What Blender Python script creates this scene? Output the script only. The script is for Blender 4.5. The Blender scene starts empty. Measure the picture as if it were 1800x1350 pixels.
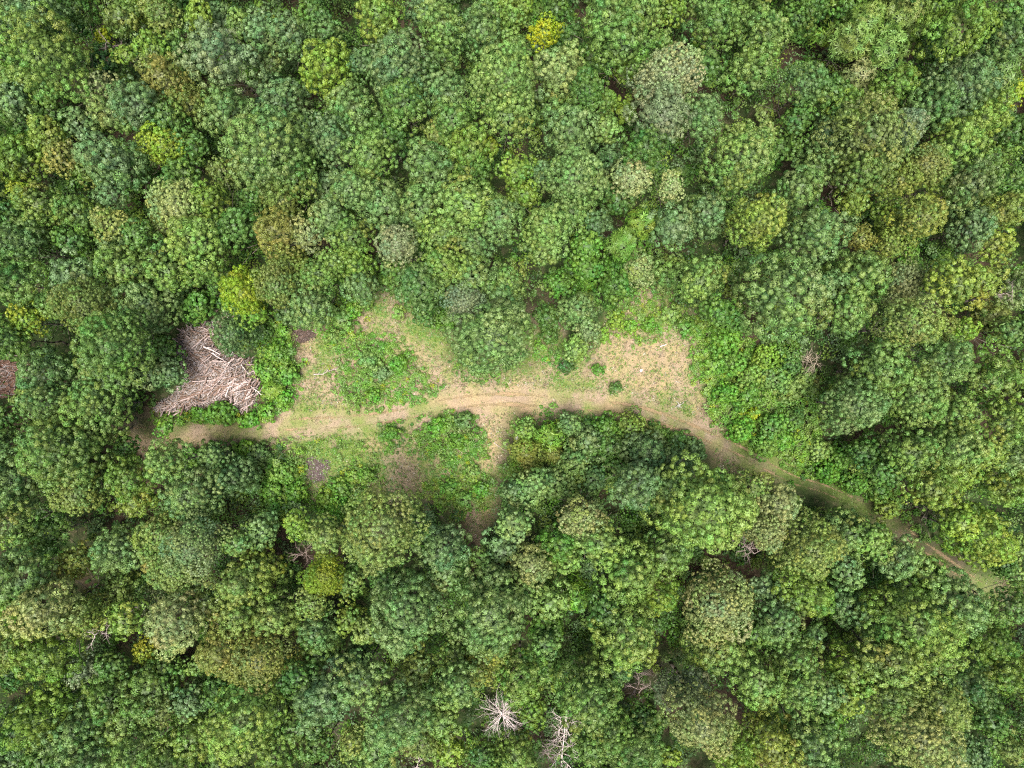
import bpy, math, random
import numpy as np
from mathutils import Vector
random.seed(7)
C = bpy.context.scene.collection
R = math.radians

# ------------------------------------------------------------------ camera, sky, sun, exposure
CAM_H = 90.0
FPX = 1248.6                                   # focal length in pixels of the 1800 px wide photograph
cam = bpy.data.cameras.new('camera'); camo = bpy.data.objects.new('camera', cam); C.objects.link(camo)
camo.location = (0, 0, CAM_H); camo.rotation_euler = (0, 0, 0)
cam.sensor_width = 36.0; cam.lens = 36.0 * FPX / 1800.0; cam.clip_start = 0.5; cam.clip_end = 2000
bpy.context.scene.camera = camo

SUN_EL, SUN_AZ = R(78), R(188)                 # azimuth clockwise from the top of the photograph
w = bpy.data.worlds.new('World'); bpy.context.scene.world = w; w.use_nodes = True
wn = w.node_tree.nodes; bgn = wn['Background']
sky = wn.new('ShaderNodeTexSky'); sky.sky_type = 'NISHITA'; sky.sun_disc = False
sky.sun_elevation = SUN_EL; sky.sun_rotation = SUN_AZ; sky.dust_density = 5.0; sky.air_density = 0.8; sky.ozone_density = 0.5
w.node_tree.links.new(sky.outputs[0], bgn.inputs[0]); bgn.inputs[1].default_value = 0.10
sl = bpy.data.lights.new('sun', 'SUN'); sl.energy = 3.0; sl.angle = R(30); sl.color = (1.0, 0.965, 0.89)
so = bpy.data.objects.new('sun', sl); C.objects.link(so); so.location = (0, 0, 60)
sd = Vector((math.sin(SUN_AZ) * math.cos(SUN_EL), math.cos(SUN_AZ) * math.cos(SUN_EL), math.sin(SUN_EL)))
so.rotation_euler = sd.to_track_quat('Z', 'Y').to_euler()
sc = bpy.context.scene
sc.view_settings.view_transform = 'Standard'; sc.view_settings.look = 'None'
sc.view_settings.exposure = 1.62; sc.view_settings.gamma = 1.0
sc.render.engine = 'CYCLES'
sc.cycles.max_bounces = 5; sc.cycles.diffuse_bounces = 3; sc.cycles.glossy_bounces = 1
sc.cycles.transmission_bounces = 3; sc.cycles.transparent_max_bounces = 6
sc.cycles.use_denoising = False; sc.cycles.filter_width = 1.15

# ------------------------------------------------------------------ helpers
def at(px, py, z=0.0):
    """photo pixel -> world point at height z"""
    d = CAM_H - z
    return ((px - 900.0) / FPX * d, (675.0 - py) / FPX * d)

def mesh_from(name, V, F, tint=None, mats=()):
    """V (n,3), F (m,k) all faces of k corners; tint (m,3) per face"""
    me = bpy.data.meshes.new(name)
    V = np.asarray(V, np.float32); F = np.asarray(F, np.int32); m, k = F.shape
    me.vertices.add(len(V)); me.vertices.foreach_set('co', V.ravel())
    me.loops.add(m * k); me.loops.foreach_set('vertex_index', F.ravel())
    me.polygons.add(m)
    me.polygons.foreach_set('loop_start', np.arange(0, m * k, k, dtype=np.int32))
    me.update(calc_edges=True)
    if tint is not None:
        a = me.color_attributes.new('tint', 'FLOAT_COLOR', 'CORNER')
        t = np.ones((m, k, 4), np.float32); t[:, :, :3] = np.asarray(tint, np.float32)[:, None, :]
        a.data.foreach_set('color', t.ravel())
    for mt in mats: me.materials.append(mt)
    return me

def link(name, me, parent=None):
    o = bpy.data.objects.new(name, me); C.objects.link(o)
    if parent is not None: o.parent = parent
    return o

def tag(o, label=None, cat=None, group=None, kind=None):
    if label: o['label'] = label
    if cat: o['category'] = cat
    if group: o['group'] = group
    if kind: o['kind'] = kind
    return o

def unit(a): return a / (np.linalg.norm(a, axis=-1, keepdims=True) + 1e-9)

def leaf_faces(P, N, L, W, rng, fold=0.18, U=None):
    """folded diamond leaf at each P with normal N"""
    n = len(P)
    if U is None: U = rng.normal(size=(n, 3))
    U = unit(U - N * np.sum(U * N, 1, keepdims=True)); Vv = np.cross(N, U)
    L = np.broadcast_to(L, (n,))[:, None]; W = np.broadcast_to(W, (n,))[:, None]
    V = np.stack([P - U * L * .5, P + Vv * W * .5 + N * W * fold, P + U * L * .5 - N * L * .12, P - Vv * W * .5 + N * W * fold], 1)
    F = np.arange(4 * n, dtype=np.int32).reshape(n, 4)
    return V.reshape(-1, 3), F

def tubes(S, sides=6):
    """S (n,8): p0 p1 r0 r1 -> one mesh of tapered tubes with end caps as quads folded"""
    S = np.asarray(S, float); n = len(S)
    p0, p1, r0, r1 = S[:, :3], S[:, 3:6], S[:, 6:7], S[:, 7:8]
    d = unit(p1 - p0)
    ref = np.where(np.abs(d[:, 2:3]) > .9, np.array([[1., 0, 0]]), np.array([[0, 0, 1.]]))
    a = unit(np.cross(d, ref)); b = np.cross(d, a)
    V = np.zeros((n, 2 * sides, 3)); F = []
    for i in range(sides):
        t = 2 * math.pi * i / sides; e = a * math.cos(t) + b * math.sin(t)
        V[:, i] = p0 + e * r0; V[:, sides + i] = p1 + e * r1
        j = (i + 1) % sides
        F.append([i, j, sides + j, sides + i])
    if sides == 6:
        F += [[0, 3, 2, 1], [0, 5, 4, 3], [6, 7, 8, 9], [6, 9, 10, 11]]
    elif sides == 4:
        F += [[0, 3, 2, 1], [4, 5, 6, 7]]
    F = np.asarray(F)
    F = (F[None] + (np.arange(n) * 2 * sides)[:, None, None]).reshape(-1, 4)
    return V.reshape(-1, 3), F

def vnoise(x, y, seed=0):
    xi = np.floor(x).astype(np.int64); yi = np.floor(y).astype(np.int64); fx = x - xi; fy = y - yi
    def h(i, j):
        v = (i * 374761393 + j * 668265263 + seed * 982451653) & 0xffffffff
        v = ((v ^ (v >> 13)) * 1274126177) & 0xffffffff
        return ((v ^ (v >> 16)) & 0xffff) / 65535.0
    sx = fx * fx * (3 - 2 * fx); sy = fy * fy * (3 - 2 * fy)
    a = h(xi, yi) * (1 - sx) + h(xi + 1, yi) * sx
    b = h(xi, yi + 1) * (1 - sx) + h(xi + 1, yi + 1) * sx
    return a * (1 - sy) + b * sy
def fbm(x, y, s, seed=0, o=4):
    v = 0; t = 0
    for k in range(o):
        v = v + vnoise(x / s * 2 ** k, y / s * 2 ** k, seed + k) * .5 ** k; t += .5 ** k
    return v / t

def in_poly(px, py, poly):
    r = np.zeros(px.shape, bool); n = len(poly)
    for i in range(n):
        x0, y0 = poly[i]; x1, y1 = poly[(i + 1) % n]
        if y0 == y1: continue
        c = ((y0 > py) != (y1 > py)) & (px < (x1 - x0) * (py - y0) / (y1 - y0) + x0)
        r ^= c
    return r
def poly_dist(px, py, pts, closed=False):
    d = np.full(px.shape, 1e9); n = len(pts)
    for i in range(n if closed else n - 1):
        ax, ay = pts[i]; bx, by = pts[(i + 1) % n]
        ux, uy = bx - ax, by - ay; l2 = ux * ux + uy * uy + 1e-9
        t = np.clip(((px - ax) * ux + (py - ay) * uy) / l2, 0, 1)
        d = np.minimum(d, np.hypot(px - ax - t * ux, py - ay - t * uy))
    return d
def soft_in(px, py, poly, w=8.0):
    """0..1 soft membership, w pixels wide"""
    s = np.where(in_poly(px, py, poly), 1.0, -1.0) * poly_dist(px, py, poly, True)
    return np.clip(s / w * .5 + .5, 0, 1)
def pix(X, Y): return X / CAM_H * FPX + 900.0, 675.0 - Y / CAM_H * FPX

# ------------------------------------------------------------------ materials
def new_mat(name):
    m = bpy.data.materials.new(name); m.use_nodes = True; nt = m.node_tree; nt.nodes.clear()
    out = nt.nodes.new('ShaderNodeOutputMaterial'); return m, nt, out

def leaf_material(name, trans=0.17, gloss=0.02):
    m, nt, out = new_mat(name); N = nt.nodes; Lk = nt.links.new
    oi = N.new('ShaderNodeObjectInfo'); at_ = N.new('ShaderNodeVertexColor'); at_.layer_name = 'tint'
    mul = N.new('ShaderNodeMix'); mul.data_type = 'RGBA'; mul.blend_type = 'MULTIPLY'; mul.inputs[0].default_value = 1
    Lk(oi.outputs['Color'], mul.inputs[6]); Lk(at_.outputs['Color'], mul.inputs[7])
    geo = N.new('ShaderNodeNewGeometry')
    hsv = N.new('ShaderNodeHueSaturation'); Lk(mul.outputs[2], hsv.inputs['Color'])
    mr = N.new('ShaderNodeMapRange'); mr.inputs[3].default_value = 0.9; mr.inputs[4].default_value = 1.1
    Lk(geo.outputs['Random Per Island'], mr.inputs[0]); Lk(mr.outputs[0], hsv.inputs['Value'])
    tc = N.new('ShaderNodeTexCoord'); vm = N.new('ShaderNodeVectorMath'); vm.operation = 'ADD'
    cx = N.new('ShaderNodeCombineXYZ'); ml = N.new('ShaderNodeMath'); ml.operation = 'MULTIPLY'; ml.inputs[1].default_value = 40
    Lk(oi.outputs['Random'], ml.inputs[0]); Lk(ml.outputs[0], cx.inputs[0]); Lk(tc.outputs['Object'], vm.inputs[0]); Lk(cx.outputs[0], vm.inputs[1])
    no = N.new('ShaderNodeTexNoise'); no.inputs['Scale'].default_value = .55; no.inputs['Detail'].default_value = 4; Lk(vm.outputs[0], no.inputs['Vector'])
    mh = N.new('ShaderNodeMapRange'); mh.inputs[1].default_value = .3; mh.inputs[2].default_value = .7; mh.inputs[3].default_value = .486; mh.inputs[4].default_value = .528   # browner and greener branches
    Lk(no.outputs['Fac'], mh.inputs[0]); Lk(mh.outputs[0], hsv.inputs['Hue'])
    d = N.new('ShaderNodeBsdfDiffuse'); t = N.new('ShaderNodeBsdfTranslucent'); g = N.new('ShaderNodeBsdfGlossy')
    g.inputs['Roughness'].default_value = 0.5; g.inputs['Color'].default_value = (.9, .95, 1, 1)
    tm = N.new('ShaderNodeMix'); tm.data_type = 'RGBA'; tm.blend_type = 'MULTIPLY'; tm.inputs[0].default_value = 1
    tm.inputs[7].default_value = (1.5, 1.6, .6, 1)
    Lk(hsv.outputs[0], d.inputs[0]); Lk(hsv.outputs[0], tm.inputs[6]); Lk(tm.outputs[2], t.inputs[0])
    a = N.new('ShaderNodeMixShader'); a.inputs[0].default_value = trans; Lk(d.outputs[0], a.inputs[1]); Lk(t.outputs[0], a.inputs[2])
    b = N.new('ShaderNodeMixShader'); b.inputs[0].default_value = gloss; Lk(a.outputs[0], b.inputs[1]); Lk(g.outputs[0], b.inputs[2])
    Lk(b.outputs[0], out.inputs[0]); return m

def bark_material(name, c0, c1, scale=6.0, objcol=False):
    m, nt, out = new_mat(name); N = nt.nodes; Lk = nt.links.new
    tc = N.new('ShaderNodeTexCoord'); mp = N.new('ShaderNodeMapping'); mp.inputs['Scale'].default_value = (scale, scale, scale * .35)
    Lk(tc.outputs['Object'], mp.inputs[0])
    no = N.new('ShaderNodeTexNoise'); no.inputs['Scale'].default_value = 1.0; no.inputs['Detail'].default_value = 6
    Lk(mp.outputs[0], no.inputs['Vector'])
    cr = N.new('ShaderNodeValToRGB'); cr.color_ramp.elements[0].position = .32; cr.color_ramp.elements[1].position = .68
    cr.color_ramp.elements[0].color = (*c0, 1); cr.color_ramp.elements[1].color = (*c1, 1); Lk(no.outputs['Fac'], cr.inputs[0])
    src = cr.outputs[0]
    if objcol:
        oi = N.new('ShaderNodeObjectInfo'); mul = N.new('ShaderNodeMix'); mul.data_type = 'RGBA'; mul.blend_type = 'MULTIPLY'; mul.inputs[0].default_value = 1
        Lk(src, mul.inputs[6]); Lk(oi.outputs['Color'], mul.inputs[7]); src = mul.outputs[2]
    p = N.new('ShaderNodeBsdfPrincipled'); p.inputs['Roughness'].default_value = .9; p.inputs['Specular IOR Level'].default_value = .15
    Lk(src, p.inputs['Base Color'])
    bu = N.new('ShaderNodeBump'); bu.inputs['Strength'].default_value = .6; bu.inputs['Distance'].default_value = .03
    Lk(no.outputs['Fac'], bu.inputs['Height']); Lk(bu.outputs[0], p.inputs['Normal'])
    Lk(p.outputs[0], out.inputs[0]); return m

def tint_material(name, rough=.9):
    """matte surface coloured by its own 'tint' attribute with a little grain"""
    m, nt, out = new_mat(name); N = nt.nodes; Lk = nt.links.new
    at_ = N.new('ShaderNodeVertexColor'); at_.layer_name = 'tint'
    tc = N.new('ShaderNodeTexCoord'); no = N.new('ShaderNodeTexNoise'); no.inputs['Scale'].default_value = 9; no.inputs['Detail'].default_value = 5
    Lk(tc.outputs['Object'], no.inputs['Vector'])
    mr = N.new('ShaderNodeMapRange'); mr.inputs[3].default_value = .6; mr.inputs[4].default_value = 1.4; Lk(no.outputs['Fac'], mr.inputs[0])
    hsv = N.new('ShaderNodeHueSaturation'); Lk(at_.outputs[0], hsv.inputs['Color']); Lk(mr.outputs[0], hsv.inputs['Value'])
    p = N.new('ShaderNodeBsdfPrincipled'); p.inputs['Roughness'].default_value = rough; p.inputs['Specular IOR Level'].default_value = .1
    Lk(hsv.outputs[0], p.inputs['Base Color']); Lk(p.outputs[0], out.inputs[0]); return m

def ground_material(name, edge=False):
    m, nt, out = new_mat(name); N = nt.nodes; Lk = nt.links.new
    at_ = N.new('ShaderNodeVertexColor'); at_.layer_name = 'tint'
    tc = N.new('ShaderNodeTexCoord')
    n1 = N.new('ShaderNodeTexNoise'); n1.inputs['Scale'].default_value = 1.1; n1.inputs['Detail'].default_value = 9; n1.inputs['Roughness'].default_value = .72
    n2 = N.new('ShaderNodeTexNoise'); n2.inputs['Scale'].default_value = 5.5; n2.inputs['Detail'].default_value = 6; n2.inputs['Roughness'].default_value = .7
    vo = N.new('ShaderNodeTexVoronoi'); vo.inputs['Scale'].default_value = 4.2
    for n_ in (n1, n2, vo): Lk(tc.outputs['Object'], n_.inputs['Vector'])
    mr = N.new('ShaderNodeMapRange'); mr.inputs[1].default_value = .3; mr.inputs[2].default_value = .7; mr.inputs[3].default_value = .62; mr.inputs[4].default_value = 1.36
    Lk(n2.outputs['Fac'], mr.inputs[0])
    hsv = N.new('ShaderNodeHueSaturation'); Lk(at_.outputs[0], hsv.inputs['Color']); Lk(mr.outputs[0], hsv.inputs['Value'])
    # tufts of another colour: clods and dead leaves
    mr2 = N.new('ShaderNodeMapRange'); mr2.inputs[1].default_value = .5; mr2.inputs[2].default_value = .72; mr2.inputs[3].default_value = 0; mr2.inputs[4].default_value = .55
    Lk(n1.outputs['Fac'], mr2.inputs[0])
    mx = N.new('ShaderNodeMix'); mx.data_type = 'RGBA'; Lk(mr2.outputs[0], mx.inputs[0]); Lk(hsv.outputs[0], mx.inputs[6])
    sp = N.new('ShaderNodeValToRGB'); e = sp.color_ramp.elements; e[0].position = 0; e[0].color = (.09, .062, .038, 1); e[1].position = 1; e[1].color = (.24, .19, .125, 1)
    Lk(vo.outputs['Color'], sp.inputs[0]); Lk(sp.outputs[0], mx.inputs[7])
    p = N.new('ShaderNodeBsdfPrincipled'); p.inputs['Roughness'].default_value = .95; p.inputs['Specular IOR Level'].default_value = .08
    Lk(mx.outputs[2], p.inputs['Base Color'])
    bu = N.new('ShaderNodeBump'); bu.inputs['Strength'].default_value = .8; bu.inputs['Distance'].default_value = .12
    Lk(n2.outputs['Fac'], bu.inputs['Height']); Lk(bu.outputs[0], p.inputs['Normal'])
    if edge:
        al = N.new('ShaderNodeAttribute'); al.attribute_name = 'cover'
        n3 = N.new('ShaderNodeTexNoise'); n3.inputs['Scale'].default_value = 2.2; n3.inputs['Detail'].default_value = 8; n3.inputs['Roughness'].default_value = .75
        Lk(tc.outputs['Object'], n3.inputs['Vector'])
        ad = N.new('ShaderNodeMath'); ad.operation = 'ADD'; Lk(al.outputs['Fac'], ad.inputs[0]); Lk(n3.outputs['Fac'], ad.inputs[1])
        mm = N.new('ShaderNodeMapRange'); mm.inputs[1].default_value = .92; mm.inputs[2].default_value = 1.12; Lk(ad.outputs[0], mm.inputs[0])
        tr = N.new('ShaderNodeBsdfTransparent'); ms = N.new('ShaderNodeMixShader')
        Lk(mm.outputs[0], ms.inputs[0]); Lk(tr.outputs[0], ms.inputs[1]); Lk(p.outputs[0], ms.inputs[2]); Lk(ms.outputs[0], out.inputs[0])
    else:
        Lk(p.outputs[0], out.inputs[0])
    return m

M_LEAF = leaf_material('leaf')
M_GRASS = leaf_material('grass_blade', trans=.2, gloss=.03)
M_BARK = bark_material('bark', (.09, .075, .06), (.22, .19, .155))
M_DEAD = bark_material('bleached_wood', (.30, .255, .24), (.56, .50, .475), objcol=True)
M_LOG = bark_material('weathered_log', (.19, .15, .13), (.50, .43, .39), scale=9, objcol=True)
M_TINT = tint_material('debris')
M_GROUND = ground_material('ground')
M_TRACK = ground_material('track', edge=True)
M_STONE = bark_material('pale_stone', (.42, .40, .37), (.72, .69, .66), scale=5)

COL = dict(mg=(.068, .130, .024), bg=(.092, .152, .052), lg=(.120, .190, .042), yg=(.134, .202, .026), ye=(.200, .245, .012),
           ol=(.146, .174, .040), au=(.165, .165, .036), cr=(.215, .250, .095), gy=(.160, .190, .100), dk=(.038, .086, .017), vg=(.084, .180, .018))
WORD = dict(mg='mid-green', bg='blue-green', lg='light green', yg='yellow-green', ye='vivid lime', ol='olive', au='golden',
            cr='cream-green', gy='grey-green', dk='dark green', vg='bright green')
def colour_of(code):
    k = code.split('-'); a = np.array(COL[k[0]])
    if len(k) > 1: a = a * .62 + np.array(COL[k[1]]) * .38
    return a
def words_of(code):
    k = code.split('-'); return WORD[k[0]] if len(k) == 1 else WORD[k[0]] + ' to ' + WORD[k[1]]

# ------------------------------------------------------------------ what stands where (read off the photograph)
CLEAR = [(200,765),(235,742),(450,738),(500,700),(525,640),(515,600),(520,572),(560,572),(600,570),(650,520),(690,512),(735,560),
         (795,590),(815,640),(870,655),(930,640),(945,560),(965,545),(985,575),(990,620),(1030,640),(1050,600),(1075,560),(1100,522),(1140,512),
         (1190,525),(1225,560),(1225,640),(1250,720),(1290,765),(1340,800),(1400,800),(1420,840),(1480,855),(1540,900),(1620,950),(1700,990),
         (1780,1040),(1750,1060),(1640,985),(1580,950),(1480,885),(1400,855),(1300,840),(1250,800),(1180,775),(1080,748),(1000,728),
         (915,735),(890,760),(890,820),(865,850),(870,900),(840,945),(815,940),(800,890),(740,880),(690,855),(640,862),(610,860),
         (570,880),(540,885),(520,800),(440,775),(380,782),(340,795),(230,785)]
TRACK = [(60,795),(120,790),(215,765),(330,757),(470,748),(600,742),(700,730),(780,712),(860,702),(940,704),(1030,712),(1110,722),(1180,742),(1250,770),
         (1300,792),(1350,820),(1395,843),(1445,858),(1500,882),(1540,902),(1580,926),(1606,947),(1640,972),(1700,1014),(1740,1042),(1800,1085),(1860,1130)]
WEEDS = [  # polygon, density, colour codes
    ([(590,640),(610,605),(650,590),(700,600),(725,630),(745,655),(770,680),(750,695),(720,705),(690,722),(620,726),(600,700),(585,665)], 1.0, ('vg','vg-lg','lg')),
    ([(725,760),(745,735),(790,722),(830,730),(848,765),(850,800),(830,815),(800,825),(760,808),(730,790)], 1.0, ('vg','lg','vg-dk')),
    ([(680,745),(705,745),(708,765),(690,795),(675,770)], .8, ('vg','mg')),
    ([(450,560),(520,560),(512,610),(530,650),(520,690),(490,725),(450,735),(455,690),(470,650),(455,610)], 1.0, ('vg','lg','vg-yg')),
    ([(270,728),(345,722),(400,712),(425,728),(470,728),(480,745),(400,745),(300,748)], .9, ('vg','vg-yg')),
    ([(765,828),(820,840),(855,850),(860,890),(820,905),(770,890),(745,870)], .75, ('lg','vg','yg')),
    ([(590,845),(640,815),(665,815),(670,845),(640,860),(610,862)], .8, ('lg','vg')),
    ([(560,540),(600,525),(640,545),(640,600),(580,610),(555,575)], .55, ('lg','yg','vg')),
    ([(795,640),(830,655),(880,668),(850,676),(800,660)], .5, ('vg','mg-dk')),
    ([(1060,540),(1110,525),(1200,530),(1230,590),(1180,590),(1120,600),(1075,580)], .55, ('lg','yg','vg')),
    ([(1210,560),(1240,560),(1260,640),(1270,740),(1320,790),(1340,805),(1300,790),(1245,735),(1220,640)], .85, ('vg','lg','yg')),
    ([(940,580),(990,590),(1010,630),(1000,660),(960,640),(935,610)], .5, ('mg','vg')),
    ([(400,770),(480,765),(560,770),(640,775),(680,800),(600,810),(520,805),(440,790)], .14, ('vg-yg','lg')),
    ([(480,800),(535,800),(545,850),(530,885),(480,880),(450,840)], .95, ('vg','lg')),
    ([(555,870),(600,850),(650,860),(640,900),(580,910),(545,900)], .95, ('vg','lg','vg-yg')),
    ([(1380,800),(1450,800),(1520,870),(1590,910),(1640,950),(1600,930),(1520,895),(1440,850),(1390,830)], .6, ('vg','mg','vg-yg')),
    ([(930,725),(1000,722),(1100,745),(1190,765),(1170,790),(1060,760),(960,740)], .7, ('mg','vg-dk')),
]
SCRUB = [(1222,560),(1262,575),(1320,600),(1385,615),(1425,655),(1440,700),(1448,760),(1440,800),(1400,815),(1335,805),(1290,770),(1255,725),(1228,650)]
WEEDS.append((SCRUB, 1.0, ('vg','vg-lg','lg','vg-yg')))
GREENISH = [  # grassier ground inside the clearing
    ([(380,765),(700,765),(690,800),(660,850),(560,840),(480,800)], .8), ([(640,525),(700,515),(700,570),(640,590)], .6),
    ([(380,742),(560,745),(600,760),(400,772)], .45), ([(1120,540),(1210,545),(1215,600),(1120,600)], .6), ([(930,580),(1010,590),(1000,660),(940,650)], .6),
    ([(1290,790),(1480,850),(1600,930),(1570,940),(1440,870),(1300,830)], .85), ([(1500,850),(1620,930),(1780,1040),(1750,1060),(1600,970),(1480,890)], .7), ([(740,840),(870,840),(870,930),(800,900)], .6),
    ([(500,640),(600,620),(600,720),(500,730)], .35)]
BARE = [([(760,715),(800,697),(880,690),(945,695),(945,722),(880,722),(800,724)], .95), ([(520,572),(560,572),(565,605),(520,612)], .8),
        ([(850,740),(892,735),(895,800),(870,840),(845,830)], .6), ([(640,842),(700,845),(740,870),(730,890),(660,870)], .7),
        ([(1230,700),(1275,735),(1270,755),(1240,745)], .8), ([(1390,770),(1425,760),(1420,800),(1395,800)], .7), ([(1060,700),(1090,700),(1085,725),(1060,725)], .9),
        ([(690,590),(730,600),(760,640),(730,645)], .55), ([(640,770),(700,775),(700,800),(640,800)], .5), ([(830,905),(870,885),(872,940),(835,950)], .6),
        ([(1060,590),(1210,590),(1225,690),(1100,690),(1050,650)], .5), ([(215,755),(345,770),(350,785),(225,785)], .85)]

# ------------------------------------------------------------------ ground
xs = np.concatenate([np.linspace(-420, -76, 14)[:-1], np.arange(-76, 76.01, .36), np.linspace(76, 420, 14)[1:]])
ys = np.concatenate([np.linspace(-420, -60, 14)[:-1], np.arange(-60, 60.01, .36), np.linspace(60, 420, 14)[1:]])
GX, GY = np.meshgrid(xs, ys)
def ground_colour(X, Y):
    n = fbm(X, Y, 6.0, 3); n2 = fbm(X, Y, 1.6, 9)
    px, py = pix(X + (fbm(X, Y, 3, 41) - .5) * 4, Y + (fbm(X, Y, 3, 57) - .5) * 4)
    o = soft_in(px, py, CLEAR, 22.0)
    shaded_litter = np.array([.040, .029, .019]); shaded_moss = np.array([.026, .044, .014])  # leaf litter and moss, both darkened to paint shade into the forest gaps
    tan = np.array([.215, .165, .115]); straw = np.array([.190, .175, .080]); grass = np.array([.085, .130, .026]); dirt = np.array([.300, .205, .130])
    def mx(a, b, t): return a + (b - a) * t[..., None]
    f = mx(np.broadcast_to(shaded_litter, X.shape + (3,)), shaded_moss, np.clip((n - .34) * 5, 0, 1))
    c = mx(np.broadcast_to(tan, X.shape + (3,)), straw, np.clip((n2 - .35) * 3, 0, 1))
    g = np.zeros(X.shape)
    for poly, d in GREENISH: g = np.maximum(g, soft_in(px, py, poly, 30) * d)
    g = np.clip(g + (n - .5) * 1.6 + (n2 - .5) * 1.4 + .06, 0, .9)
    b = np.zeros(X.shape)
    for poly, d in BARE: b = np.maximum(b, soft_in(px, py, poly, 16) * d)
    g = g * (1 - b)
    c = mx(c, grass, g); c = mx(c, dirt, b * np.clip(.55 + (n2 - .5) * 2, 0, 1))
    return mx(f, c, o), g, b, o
gc, _, _, _ = ground_colour(GX, GY)
ny, nx = GX.shape
V = np.stack([GX, GY, np.zeros_like(GX)], -1).reshape(-1, 3)
ii = np.arange(ny * nx).reshape(ny, nx)
F = np.stack([ii[:-1, :-1], ii[:-1, 1:], ii[1:, 1:], ii[1:, :-1]], -1).reshape(-1, 4)
def point_tint(me, cols, extra=None):
    a = me.color_attributes.new('tint', 'FLOAT_COLOR', 'POINT')
    t = np.ones((len(cols), 4), np.float32); t[:, :3] = cols; a.data.foreach_set('color', t.ravel())
    if extra is not None:
        b = me.attributes.new('cover', 'FLOAT', 'POINT'); b.data.foreach_set('value', np.asarray(extra, np.float32))
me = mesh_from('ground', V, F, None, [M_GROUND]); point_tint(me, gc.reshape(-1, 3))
tag(link('ground', me), kind='structure')

# the two-rut grassy track: a sheet 4 mm above the ground with ragged edges
TW = np.array([at(*p) for p in TRACK])
dense = []
for i in range(len(TW) - 1):
    for k in range(10):
        t = k / 10; p0 = TW[max(i - 1, 0)]; p1 = TW[i]; p2 = TW[i + 1]; p3 = TW[min(i + 2, len(TW) - 1)]
        dense.append(.5 * ((2 * p1) + (-p0 + p2) * t + (2 * p0 - 5 * p1 + 4 * p2 - p3) * t * t + (-p0 + 3 * p1 - 3 * p2 + p3) * t ** 3))
dense.append(TW[-1]); dense = np.array(dense)
tg = unit(np.gradient(dense, axis=0)); nr = np.stack([-tg[:, 1], tg[:, 0]], 1)
NW = 17; us = np.linspace(-1, 1, NW)
half = np.interp(dense[:, 0], [18, 32], [1.6, 1.15])[:, None, None]
TVp = dense[:, None, :] + nr[:, None, :] * (us[None, :, None] * half)
n2 = fbm(TVp[..., 0], TVp[..., 1], 2.0, 77); n3 = fbm(TVp[..., 0], TVp[..., 1], 9.0, 31)
rut = np.exp(-((np.abs(us) - .42) / .2) ** 2)[None, :] * np.ones((len(dense), 1))
tcol = np.array([.150, .160, .055])[None, None] + (np.array([.225, .160, .095]) - np.array([.150, .160, .055]))[None, None] * np.clip(rut * .9 + (n2 - .5) * 1.2 + (n3 - .5) * .8, 0, 1)[..., None]
cover = np.clip(rut * .58 + .04 + (n2 - .5) * .6 + (n3 - .5) * .9, 0, 1) * (1 - np.abs(us)[None, :] ** 4)
V = np.concatenate([TVp, np.full(TVp.shape[:2] + (1,), .004)], -1).reshape(-1, 3)
ii = np.arange(len(dense) * NW).reshape(len(dense), NW)
F = np.stack([ii[:-1, :-1], ii[1:, :-1], ii[1:, 1:], ii[:-1, 1:]], -1).reshape(-1, 4)[:, ::-1]
me = mesh_from('track', V, F, None, [M_TRACK]); point_tint(me, tcol.reshape(-1, 3), cover.ravel())
tag(link('track', me), kind='structure')
TRACKPX = [tuple(p) for p in TRACK]

# ------------------------------------------------------------------ grass, weeds, undergrowth (nobody could count these)
rng = np.random.default_rng(11)
def scatter(n, x0, x1, y0, y1): return rng.uniform(x0, x1, n), rng.uniform(y0, y1, n)

def grass():
    X, Y = scatter(150000, -52, 66, -30, 14)
    _, g, b, o = ground_colour(X, Y); px, py = pix(X, Y)
    td = poly_dist(px, py, TRACKPX) / 13.87
    keep = (o > .35) & (rng.random(len(X)) < np.where(td < 1.6, .22, .62) * (1 - .75 * b))
    X, Y, g, td = X[keep], Y[keep], g[keep], td[keep]
    n = len(X); K = 4
    hgt = rng.uniform(.12, .42, n) * np.where(td < 1.6, .45, 1)
    P = np.repeat(np.stack([X, Y, hgt * .35], 1), K, 0) + rng.normal(size=(n * K, 3)) * np.array([.11, .11, .03])
    P[:, 2] = np.maximum(P[:, 2], .03)
    U = rng.normal(size=(n * K, 3)) * np.array([1, 1, .3]) + np.array([0, 0, .55])
    Nn = unit(rng.normal(size=(n * K, 3)) * .6 + np.array([0, 0, 1.0]))
    V, F = leaf_faces(P, Nn, np.repeat(hgt, K) * rng.uniform(.8, 1.3, n * K), rng.uniform(.035, .085, n * K), rng, U=U)
    dry = np.array([.235, .180, .115]); straw = np.array([.225, .205, .090]); gr = np.array([.095, .175, .022]); pale = np.array([.42, .38, .31])
    t = rng.random(n); isg = rng.random(n) < np.clip(g * 1.1 + .18, 0, .95)
    c = np.where(t[:, None] < .55, dry, straw); c = np.where((t > .955)[:, None], pale, c)
    c = np.where(isg[:, None], gr * rng.uniform(.7, 1.35, (n, 1)), c * rng.uniform(.45, 1.2, (n, 1)))
    me = mesh_from('grass', V, F, np.repeat(c, K, 0), [M_GRASS])
    tag(link('grass', me), 'short dry and green grass covering the open clearing', 'grass', kind='stuff')
grass()

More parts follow.
